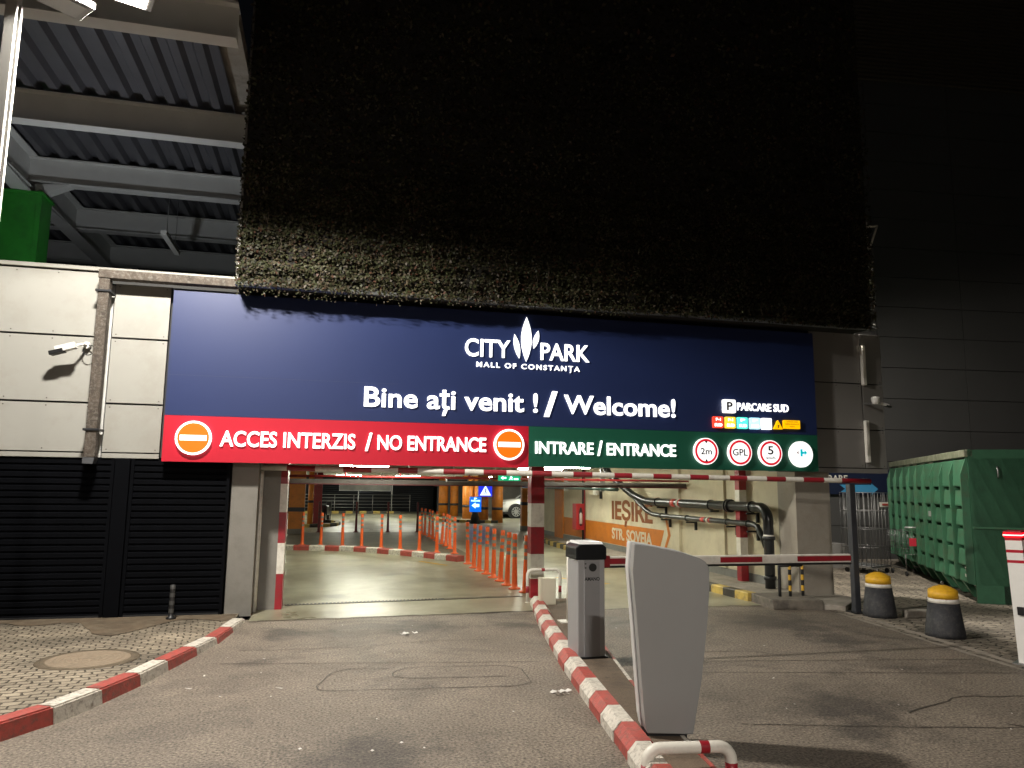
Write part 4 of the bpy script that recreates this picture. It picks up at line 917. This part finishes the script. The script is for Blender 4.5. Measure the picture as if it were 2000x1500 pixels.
row([(-.27, 28.8), (1.08, 28.75), (2.25, 28.7), (3.36, 28.65)], 'dark posts at the back', 'dark maroon delineator post in the sparse back row', protom)
# inner red-white kerb
kb = MB(); P = resample([(-1.6, 21.4), (-.97, 21.1), (.0, 20.85), (.85, 20.4), (1.7, 19.4), (2.38, 18.5), (2.8, 17.8), (3.15, 17.2)], .42)
for i, (a, b) in enumerate(zip(P, P[1:])):
    t_ = (b-a).normalized(); nr = Vector((-t_.y, t_.x, 0)); kb.prism([a, a+Vector((0, 0, .12)), a+nr*.03+Vector((0, 0, .14)), a+nr*.22+Vector((0, 0, .14)), a+nr*.22], (b-a)*.985, i % 2)
struct(kb.out('kerb', [KRED, KWHT]))
f = MB(); f.poly([(-1.5, 21.6, .012), (.05, 21.05, .012), (.95, 20.6, .012), (1.85, 19.6, .012), (2.55, 18.7, .012), (3.3, 17.4, .012), (3.6, 19, .012), (3.7, 28.9, .012), (-1.2, 28.9, .012)])
struct(f.out('painted_island', mat('island_floor', (.17, .155, .11), .5, var=.25, scale=1.2, dirt=((.09, .08, .06), .6, 2))))
f = MB(); f.quad((2.1, 17.65, .012), (2.6, 16.68, .012), (2.68, 16.72, .012), (2.2, 17.7, .012)).quad((4.35, 14.2, .012), (5.0, 13.1, .012), (5.12, 13.15, .012), (4.45, 14.25, .012)); struct(f.out('floor_marking', YEL))

# ------------------------------------------------------------------ garage columns, railing, far wall
CB = mat('column_band', (.02, .02, .03), .5)
def column(x, y, r, label, band=(.62, .75), square=False, m=ORANGE):
    t = thing('garage_column', label, 'column', (x, y, 0))
    if square:
        MB().box(-r, r, -r, r, 0, 2.32, 0, .01).out('shaft', m, t); MB().box(-r-.004, r+.004, -r-.004, r+.004, *band).out('dark_band', CB, t); MB().box(-r-.006, r+.006, -r-.006, r+.006, 0, .2).out('grey_foot', GREYW, t)
    else:
        b = MB(); b.lathe([(r, 0), (r, 2.32)], seg=24); b.out('shaft', m, t); b = MB(); b.lathe([(r+.004, band[0]), (r+.004, band[1])], seg=24); b.out('dark_band', CB, t)
column(-1.05, 27.9, .27, 'square orange column with dark band beside the left reveal', (.8, .95), True)
column(-.72, 34.6, .12, 'slim orange pole in front of the red gate post', (.95, 1.06))
column(6.7, 44.4, .28, 'far orange column, leftmost of the central cluster'); column(7.32, 44.2, .24, 'far orange column right of the leftmost one, half in gloom')
column(7.48, 40.6, .3, 'far orange column left of the blue arrow sign'); column(7.5, 36.6, .28, 'orange column behind the lit pedestrian sign'); column(8.13, 36.1, .27, 'orange column beside the white car front')
column(8.0, 40.5, .22, 'dim orange column between the blue arrow sign and its left neighbour')
column(7.75, 29.5, .12, 'slim square orange column in front of the white car', (1.02, 1.15), True)
t = thing('red_gate_post', 'dark red steel gate post beside the slim orange pole', 'post', (-.42, 35.3, 0)); MB().box(-.18, .18, -.1, .1, 0, 2.3).out('shaft', RED, t); MB().box(-.22, .22, -.14, .14, 0, .06).out('foot_plate', RED, t)
t = thing('parked_motorbike', 'dark scooter partly hidden behind the red gate post', 'motorbike', (.0, 36.6, 0), R(80))
for x in (-.55, .55): b = MB(); b.tube([(x, -.06, .28), (x, .06, .28)], .28, 0, 20); b.out('wheel', BLK, t)
MB().prism([(-.6, -.12, .35), (.45, -.12, .35), (.62, -.12, .95), (.5, -.12, .98), (.3, -.12, .5), (.0, -.12, .48), (-.1, -.12, .78), (-.75, -.12, .8), (-.75, -.12, .6)], (0, .24, 0), 0, .03).out('body', mat('scooter_dark', (.03, .03, .035), .3), t)
MB().tube([(.55, -.3, 1.03), (.55, .3, 1.03)], .015, 0, 8).out('handlebar', DARK, t)
isl = yb_kerb([(-1.2, 32.1), (-.4, 32.3), (.25, 33.2), (.42, 34.3), (.3, 35.6), (-.6, 36.6)], .2, .14, .5)
yb_kerb([(-14, 47.4), (4.5, 47.9)], .3, .16, .42); yb_kerb([(5.6, 37.2), (6.6, 36.2), (8.1, 35.6)], .3, .14, .3)
yb_kerb([(6.5, 44), (5.7, 40), (5.6, 37.2)], .3, .14, .5)
t = thing('metal_railing', 'grey horizontal bar railing along the dark far wall', 'railing', (0, 48.6, 0))
for k in range(5): MB().tube([(-9, 0, .35+k*.2), (5.2, 0, .35+k*.2)], .018, 0, 6).out('rail', STEEL, t)
for k in range(13): MB().tube([(-9+k*1.18, 0, .0), (-9+k*1.18, 0, 1.17)], .024, 0, 6).out('post', STEEL, t)
t = thing('louvre_wall', 'near black louvred wall behind the far railing', 'wall', (0, 51, 0))
b = MB()
for k in range(17): b.prism([(-14, 0, .05+k*.135), (-14, -.08, .05+k*.135), (-14, 0, .15+k*.135)], (21, 0, 0))
b.out('louvres', mat('louvre_black', (.012, .014, .02), .4), t); MB().box(-14, 7, .0, .2, 0, 2.32).out('backing', BLK, t)
for x in (1.95, 4.15): MB().box(x, x+.06, -.15, -.09, 0, 2.32).out('mullion', STEEL, t)
t = thing('lit_window', 'bright white lit opening high in the far dark wall', 'window', (1.95, 50.8, 1.78))
MB().box(0, 1.05, -.06, 0, .0, .28).out('pane', emit('window_light', (.9, .95, 1), 2.2), t)
for k in range(6): MB().box(.1+k*.18, .13+k*.18, -.08, -.06, 0, .12+.05*(k % 3)).out('bar', DARK, t)
t = thing('banner_board', 'wide pale reflective board below the lit opening on the far wall', 'board', (.75, 50.75, 1.40)); MB().box(0, 3.3, -.05, 0, 0, .36).out('face', mat('board_pale', (.3, .3, .27), .35, var=.5, scale=.7), t); MB().box(-.03, 3.33, -.03, 0, -.03, .39).out('rim', STEEL, t)
MB().box(7, 24, 49, 49.3, 0, 2.32).out('end_wall', mat('end_wall', (.10, .11, .12), .6, var=.15), bld)
MB().box(9.4, 14, 45, 45.15, 0, 2.32).out('store_wall', GREYW, bld)
# services under the ceiling just inside
t = thing('sprinkler_pipe', 'long dark red sprinkler pipe crossing under the entrance ceiling', 'pipe', (0, 14.0, 1.905))
MB().tube([(-.75, 0, 0), (1.9, 0, 0), (7.3, .3, .0)], .022, 0, 10).out('pipe_run', mat('sprinkler_red', (.28, .02, .02), .4), t)
for x in (-.2, 1.45, 2.3, 3.1): MB().tube([(x, 0, .02), (x, 0, .42)], .009, 0, 6).out('hanger', STEEL, t)
for x in (.3, 1.3, 2.6): MB().lathe([(.02, -.06), (.035, -.05), (.012, -.03), (.012, 0)], (x, 0, .08), 10).out('sprinkler_head', mat('sprinkler_red', (.28, .02, .02), .4), t)
t = thing('cable_beam', 'dark grey maroon steel beam spanning under the garage ceiling', 'beam', (0, 14.6, 1.775))
MB().box(-1.2, 7.4, 0, .14, 0, .085).out('web', mat('beam_grey', (.085, .07, .062), .5, var=.2), t); MB().box(-1.2, 7.4, -.02, .16, -.02, 0).out('flange', mat('beam_maroon', (.10, .015, .018), .5), t)
for x in (1.0, 5.5): MB().tube([(x, .07, .08), (x, .07, .55)], .012, 0, 6).out('hanger', STEEL, t)
t = thing('cable_tray', 'short grey cable tray box under the ceiling beside sprinkler pipe', 'cable tray', (2.2, 14.2, 1.83)); MB().box(0, .42, 0, .12, 0, .1).out('tray', STEEL, t); MB().box(.02, .4, -.01, .0, .02, .05).out('slot', DARK, t)
# exit sign, pedestrian sign, arrow sign
t = thing('exit_sign', 'green lit exit sign hanging under the ceiling near the column', 'exit sign', (3.17, 14.0, 1.865))
MB().box(0, .43, 0, .05, 0, .115, 0, .004).out('housing', emit('exit_green', (.0, .35, .16), 1.), t)
EW = emit('exit_white', (.5, 1, .75), 2.5)
b = MB(); b.prism([(.04, -.002, .055), (.09, -.002, .09), (.09, -.002, .07), (.15, -.002, .07), (.15, -.002, .04), (.09, -.002, .04), (.09, -.002, .02)], (0, -.003, 0)); b.out('arrow', EW, t)
b = MB(); b.prism([(.2, -.002, .02), (.23, -.002, .05), (.22, -.002, .07), (.25, -.002, .09), (.28, -.002, .06), (.26, -.002, .05), (.28, -.002, .02), (.255, -.002, .02), (.245, -.002, .045), (.225, -.002, .02)], (0, -.003, 0)); b.box(.3, .39, -.005, -.002, .02, .05); b.out('running_figure', EW, t)
for x in (.06, .37): MB().tube([(x, .025, .115), (x, .025, .46)], .006, 0, 6).out('hanger', STEEL, t)
t = thing('pedestrian_sign', 'square blue lit pedestrian crossing sign with white triangle', 'sign', (7.17, 36.0, 1.27))
MB().box(0, .66, 0, .08, 0, .58).out('panel', emit('ped_blue', (.01, .03, .75), 1.), t)
q = MB().prism([(.05, -.003, .05), (.61, -.003, .05), (.33, -.003, .54)], (0, -.004, 0)).out('triangle', emit('ped_white', (.7, .8, 1), 1.4), t)
b = MB(); b.prism([(.32, -.009, .4), (.35, -.009, .4), (.35, -.009, .26), (.42, -.009, .12), (.385, -.009, .12), (.335, -.009, .22), (.285, -.009, .12), (.25, -.009, .12), (.32, -.009, .26)], (0, -.002, 0)); b.prism([(.26, -.009, .33), (.41, -.009, .33), (.41, -.009, .3), (.26, -.009, .3)], (0, -.002, 0)); b.out('walking_figure', INK, q)
for x in (.1, .56): MB().tube([(x, .04, .58), (x, .04, 1.05)], .012, 0, 6).out('hanger', STEEL, t)
t = thing('arrow_sign', 'upright bright blue lit direction sign with arrow on dark tapered base', 'sign', (6.55, 35.0, 0))
MB().box(0, .55, 0, .1, .56, 1.26, 0, .01).out('panel', emit('dir_blue', (.0, .16, .85), 1.), t)
CY = emit('dir_cyan', (.55, .95, 1), 2.)
MB().prism([(.08, -.003, .86), (.27, -.003, 1.0), (.27, -.003, .93), (.45, -.003, .93), (.45, -.003, .79), (.27, -.003, .79), (.27, -.003, .72)], (0, -.004, 0)).out('arrow', CY, t)
text('PARCARE', .06, .49, 1.04, .08, CY, t, y=.003, depth=.003, bold=.04); text('P', .2, .34, 1.13, .09, CY, t, y=.003, depth=.003, bold=.05)
b = MB(); b.lathe([(.26, .02), (.15, .5), (.15, .56)], (.27, .05, 0), 16); b.out('base', BLK, t)
MB().box(.08, .46, -.1, .2, 0, .02).out('foot', BLK, t)

# ------------------------------------------------------------------ white car deep in the garage
car = thing('white_suv', 'white compact suv parked deep in the garage, front half showing', 'car', (9.55, 42.0, .006))
CW = mat('car_white', (.75, .75, .74), .25, coat=.5); CG = mat('car_glass', (.015, .018, .02), .1); TY_ = mat('tyre', (.012, .012, .012), .7); PL = mat('car_plastic', (.02, .02, .022), .5)
def loft(stations, m, name, parent):
    b = MB(); rings = []
    for x, sec in stations: rings.append([b.bm.verts.new((x, y, z)) for y, z in sec])
    for r0, r1 in zip(rings, rings[1:]):
        for k in range(len(r0)-1): b._f((r0[k], r0[k+1], r1[k+1], r1[k]), 0, True)
    b._f(rings[0]); b._f(rings[-1][::-1]); return b.out(name, m, parent, norm=True)
def sec(zb, zt, hw, crown=.04): return [(.0, zb), (.6*hw/.9, zb), (hw, zb+.12), (hw+.01, (zb+zt)/2), (hw-.06, zt-.04), (hw-.25, zt), (0, zt+crown), (-hw+.25, zt), (-hw+.06, zt-.04), (-hw-.01, (zb+zt)/2), (-hw, zb+.12), (-.6*hw/.9, zb), (0, zb)]
loft([(0, sec(.32, .72, .72)), (.08, sec(.25, .88, .8)), (.3, sec(.24, .98, .88)), (.9, sec(.24, 1.04, .92)), (1.35, sec(.24, 1.08, .92)), (3.9, sec(.24, 1.1, .92)), (4.35, sec(.28, 1.05, .86)), (4.5, sec(.34, .95, .78))], CW, 'body', car)
def cab(zb, zt, hw): return [(hw, zb), (hw-.16, zt-.03), (hw-.3, zt), (-hw+.3, zt), (-hw+.16, zt-.03), (-hw, zb)]
loft([(1.2, cab(1.04, 1.07, .84)), (1.95, cab(1.05, 1.58, .86)), (2.5, cab(1.05, 1.66, .87)), (3.6, cab(1.05, 1.64, .86)), (4.35, cab(1.04, 1.1, .82))], CG, 'cabin_glass', car)
loft([(1.98, [(.6, 1.585), (0, 1.61), (-.6, 1.585)]), (2.5, [(.62, 1.668), (0, 1.69), (-.62, 1.668)]), (3.62, [(.6, 1.648), (0, 1.67), (-.6, 1.648)])], CW, 'roof', car)
for s in (1, -1):
    MB().tube([(1.2, s*.85, 1.07), (1.95, s*.74, 1.58)], .035, 0, 8).out('pillar', CW, car)
    MB().box(1.55, 1.75, s*.98-.1, s*.98+.1, 1.08, 1.24, 0, .03).out('mirror', CW, car)
    MB().box(.0, .22, s*.66-.14, s*.66+.14, .78, .88, 0, .02).out('headlight', mat('headlight', (.5, .5, .5), .1), car)
for x in (.78, 3.55):
    for s in (1, -1):
        y = s*.84
        b = MB(); b.tube([(x, y-.11, .36), (x, y+.11, .36)], .46, 0, 28); b.out('wheel_arch', PL, car)
        b = MB(); b.tube([(x, y-.13, .36), (x, y+.13, .36)], .355, 0, 28); wh = b.out('wheel', TY_, car)
        b = MB(); yo = y+s*.133
        for k in range(10):
            a = 2*math.pi*k/10; ca, sa = math.cos(a), math.sin(a); b.prism([(x+.05*ca-.03*sa, yo, .36+.05*sa+.03*ca), (x+.24*ca-.022*sa, yo, .36+.24*sa+.022*ca), (x+.24*ca+.022*sa, yo, .36+.24*sa-.022*ca), (x+.05*ca+.03*sa, yo, .36+.05*sa-.03*ca)], (0, s*.01, 0))
        b.tube(arc((x, yo, .36), .25, 0, 360, 28, (1, 0, 0), (0, 0, 1)), .016, 0, 6); b.tube([(x, yo-.005, .36), (x, yo+.005, .36)], .06, 0, 14); b.out('rim', mat('rim_silver', (.6, .6, .6), .3, .6), wh)
MB().box(.05, 4.4, -.925, .925, .22, .36, 0, .02).out('sill', PL, car)

# ------------------------------------------------------------------ steel deck above left
dk = thing('steel_parking_deck', 'grey steel upper parking deck with corrugated soffit over the cladding', 'parking deck', (0, 0, 0))
def ibeam(p, q, h, wf, name='beam', haunch=None):
    """I-section from p to q (top of the beam)"""
    p, q = Vector(p), Vector(q); t_ = (q-p).normalized(); s = Vector((-t_.y, t_.x, 0)); d = q-p; Z = Vector((0, 0, 1)); b = MB()
    def bx(z0, z1, w_): b.prism([p+s*w_+Z*z0, p-s*w_+Z*z0, p-s*w_+Z*z1, p+s*w_+Z*z1], d)
    bx(-.02, 0, wf/2); bx(-h+.02, -.02, .012); bx(-h, -h+.02, wf/2)
    return b.out(name, STEELW, dk)
for y, x0 in ((8.75, -9), (11.6, -9), (14.1, -9), (16.6, -9), (19.1, -9), (21.6, -9)): ibeam((x0, y, 7.40), (-1.28 if y < 10 else -1.26, y, 7.40), .46, .22)
GXc = -5.35
ibeam((GXc, 8.4, 7.42), (GXc, 26, 7.42), .62, .3, 'girder')
for s in (1, -1): # haunches at the column
    b = MB(); b.prism([(GXc-.15, 14.1, 6.72), (GXc-.15, 14.1+s*.3, 6.72), (GXc-.15, 14.1+s*1.6, 6.80), (GXc-.15, 14.1+s*.2, 6.75)], (.3, 0, -.02)); b.out('haunch', STEELW, dk)
b = MB(); b.prism([(GXc+.15, 14.0, 6.90), (GXc+.15, 14.0, 6.66), (GXc+.7, 14.0, 6.94)], (0, .22, 0)); b.out('haunch', STEELW, dk)
b = MB(); x = -9.; k = 0
while x < -1.65:
    zz = [(0, 7.43), (.11, 7.43), (.16, 7.52), (.27, 7.52), (.32, 7.43)]
    for (a0, z0), (a1, z1) in zip(zz, zz[1:]): b.quad((x+a0, 8.4, z0), (x+a1, 8.4, z1), (x+a1, 26, z1), (x+a0, 26, z0))
    x += .32
b.out('corrugated_deck', mat('deck_sheet', (.12, .12, .135), .45, .4, var=.1, scale=2), dk)
MB().box(-9, -1.36, 8.42, 26, 7.55, 7.75).out('slab', CONC, dk)
MB().box(GXc-.33, GXc+.33, 13.85, 14.35, 3.2, 6.72, 0, .01).box(GXc-.34, GXc-.26, 13.835, 13.85, 3.2, 6.72).box(GXc+.26, GXc+.34, 13.835, 13.85, 3.2, 6.72).box(GXc-.36, GXc+.36, 13.82, 14.38, 6.66, 6.70).out('column', mat('column_green', (.035, .30, .035), .4, var=.1, scale=3, dirt=((.03, .16, .03), .5, 4)), dk)
MB().box(-9, -1.2, 10.95, 26, 3.1, 3.3).out('floor_slab', CONC, dk)
t = thing('deck_fill_light', 'unseen fill light added behind the parapet to brighten the deck', 'floodlight', (-3.6, 11.7, 3.31))
MB().box(-.2, .2, -.12, .12, .35, .43, 0, .01).out('housing', mat('head_grey', (.28, .28, .28), .4, .3), t); MB().box(-.03, .03, -.1, .1, 0, .35).out('stand', STEEL, t)
MB().box(-.17, .17, -.1, .1, .431, .437).out('lens', emit('deck_lens', (.9, .95, 1), 10), t)
dl = bpy.data.lights.new('deck_glow', 'AREA'); dl.shape = 'DISK'; dl.size = .3; dl.energy = 45; dl.color = (.9, .95, 1)  # hidden uplight added to brighten the beams and green column
do = bpy.data.objects.new('deck_glow', dl); COL.objects.link(do); do.location = (-3.6, 11.7, 3.76); do.rotation_euler = (R(180-12), 0, 0)
t = thing('batten_light', 'slim white batten light hanging below the steel deck', 'light fitting', (-3.15, 15, 6.33)); MB().box(-.05, .05, -.65, .65, -.04, .04).out('housing', mat('batten_white', (.75, .74, .7), .4), t)
for y in (-.4, .4): MB().tube([(0, y, .04), (0, y, 1.1)], .006, 0, 6).out('hanger', STEEL, t)

# ------------------------------------------------------------------ street lamp at the left (its head lights the forecourt)
def street_lamp(label, base, heads, pole_h):
    t = thing('street_lamp', label, 'street lamp', base)
    b = MB(); b.box(-.05, .05, -.05, .05, 0, pole_h, 0, .008); b.box(.055, .075, -.02, .02, .3, pole_h-.3); b.out('pole', mat('lamp_pole', (.6, .59, .56), .4, .2), t)
    MB().box(-.15, .15, -.15, .15, 0, .03).out('foot_plate', STEEL, t)
    for (hx, hy, hz, rz, on) in heads:
        mx = Matrix.Translation((hx, hy, hz)) @ Matrix.Rotation(rz, 4, 'Z')
        h = MB().box(-.28, .28, -.16, .16, .0, .07, 0, .01, mx).out('lamp_head', mat('head_grey', (.28, .28, .28), .4, .3), t)
        MB().box(-.22, .22, -.12, .12, -.008, -.001, 0, 0, mx).out('lens', emit('lamp_lens', (1, .9, .75), 30) if on else mat('lens_off', (.4, .4, .4), .2), h)
        MB().tube([(0, 0, pole_h-.06), (hx, hy, hz+.09)], .025, 0, 8).out('arm', mat('lamp_pole', (.6, .59, .56), .4, .2), t)
    return t
street_lamp('tall white pole with floodlight heads lit above the left cladding', (-3.06, 7.35, .12), [(.91, 0, 6.33, R(20), True), (.37, -.05, 6.13, R(40), False)], 6.35)
lamp_light('lamp_glow', (-2.15, 7.35, 6.42), 830, .6, rot=(R(-18), 0, 0))
street_lamp('unseen fill lamp added behind the camera, built as a street lamp', (-1.2, -6.5, 0), [(.8, 0, 6.4, 0, True)], 6.5)
lamp_light('lamp_glow', (-.4, -6.5, 6.38), 720, .6, rot=(R(-6), 0, 0), col=(1, .92, .82))  # fill light added out of view to brighten the camera-facing sides

t = thing('wall_floodlight', 'floodlight on the end of the green wall box lighting the cobbled yard', 'floodlight', (8.75, 11.3, 5.75))
MB().tube([(-.36, 0, .1), (0, 0, .1)], .025, 0, 8).out('arm', STEEL, t); MB().box(-.14, .14, -.2, .2, .02, .1, 0, .01).out('housing', mat('head_grey', (.28, .28, .28), .4, .3), t)
MB().box(-.11, .11, -.16, .16, .012, .019).out('lens', emit('lamp_lens', (1, .9, .75), 30), t)
lamp_light('lamp_glow', (8.8, 11.3, 5.74), 400, .25, rot=(0, R(-22), 0), col=(1, .93, .82), soft=.7)

# ------------------------------------------------------------------ ceiling lights in the garage
TL = emit('tube_light', (1, 1, .83), 120)
def ceil_light(x, y, s=1): 
    t = thing('ceiling_light', 'slim fluorescent batten light under the garage ceiling', 'ceiling light', (x, y, 2.22), 0, 'batten lights along the garage ceiling')
    MB().box(-.65, .65, -.08, .08, .03, .09).out('housing', WHT, t); MB().box(-.62, .62, -.05, .05, 0, .029).out('tube', TL, t); MB().box(-.02, .02, -.02, .02, .09, .13).out('stem', STEEL, t)
    return t
c0 = ceil_light(.9, 13.4)
for x, y in ((5.4, 13.2), (.9, 17.6), (5.6, 17.4), (5.6, 19.6), (.9, 19.8), (9.5, 34), (-3.5, 30), (-3.5, 36), (1, 38.8), (4, 39), (6, 40), (11, 40), (-2.5, 44), (3.5, 45), (.5, 42), (8.6, 39)): dup(c0, (x, y, 2.22))
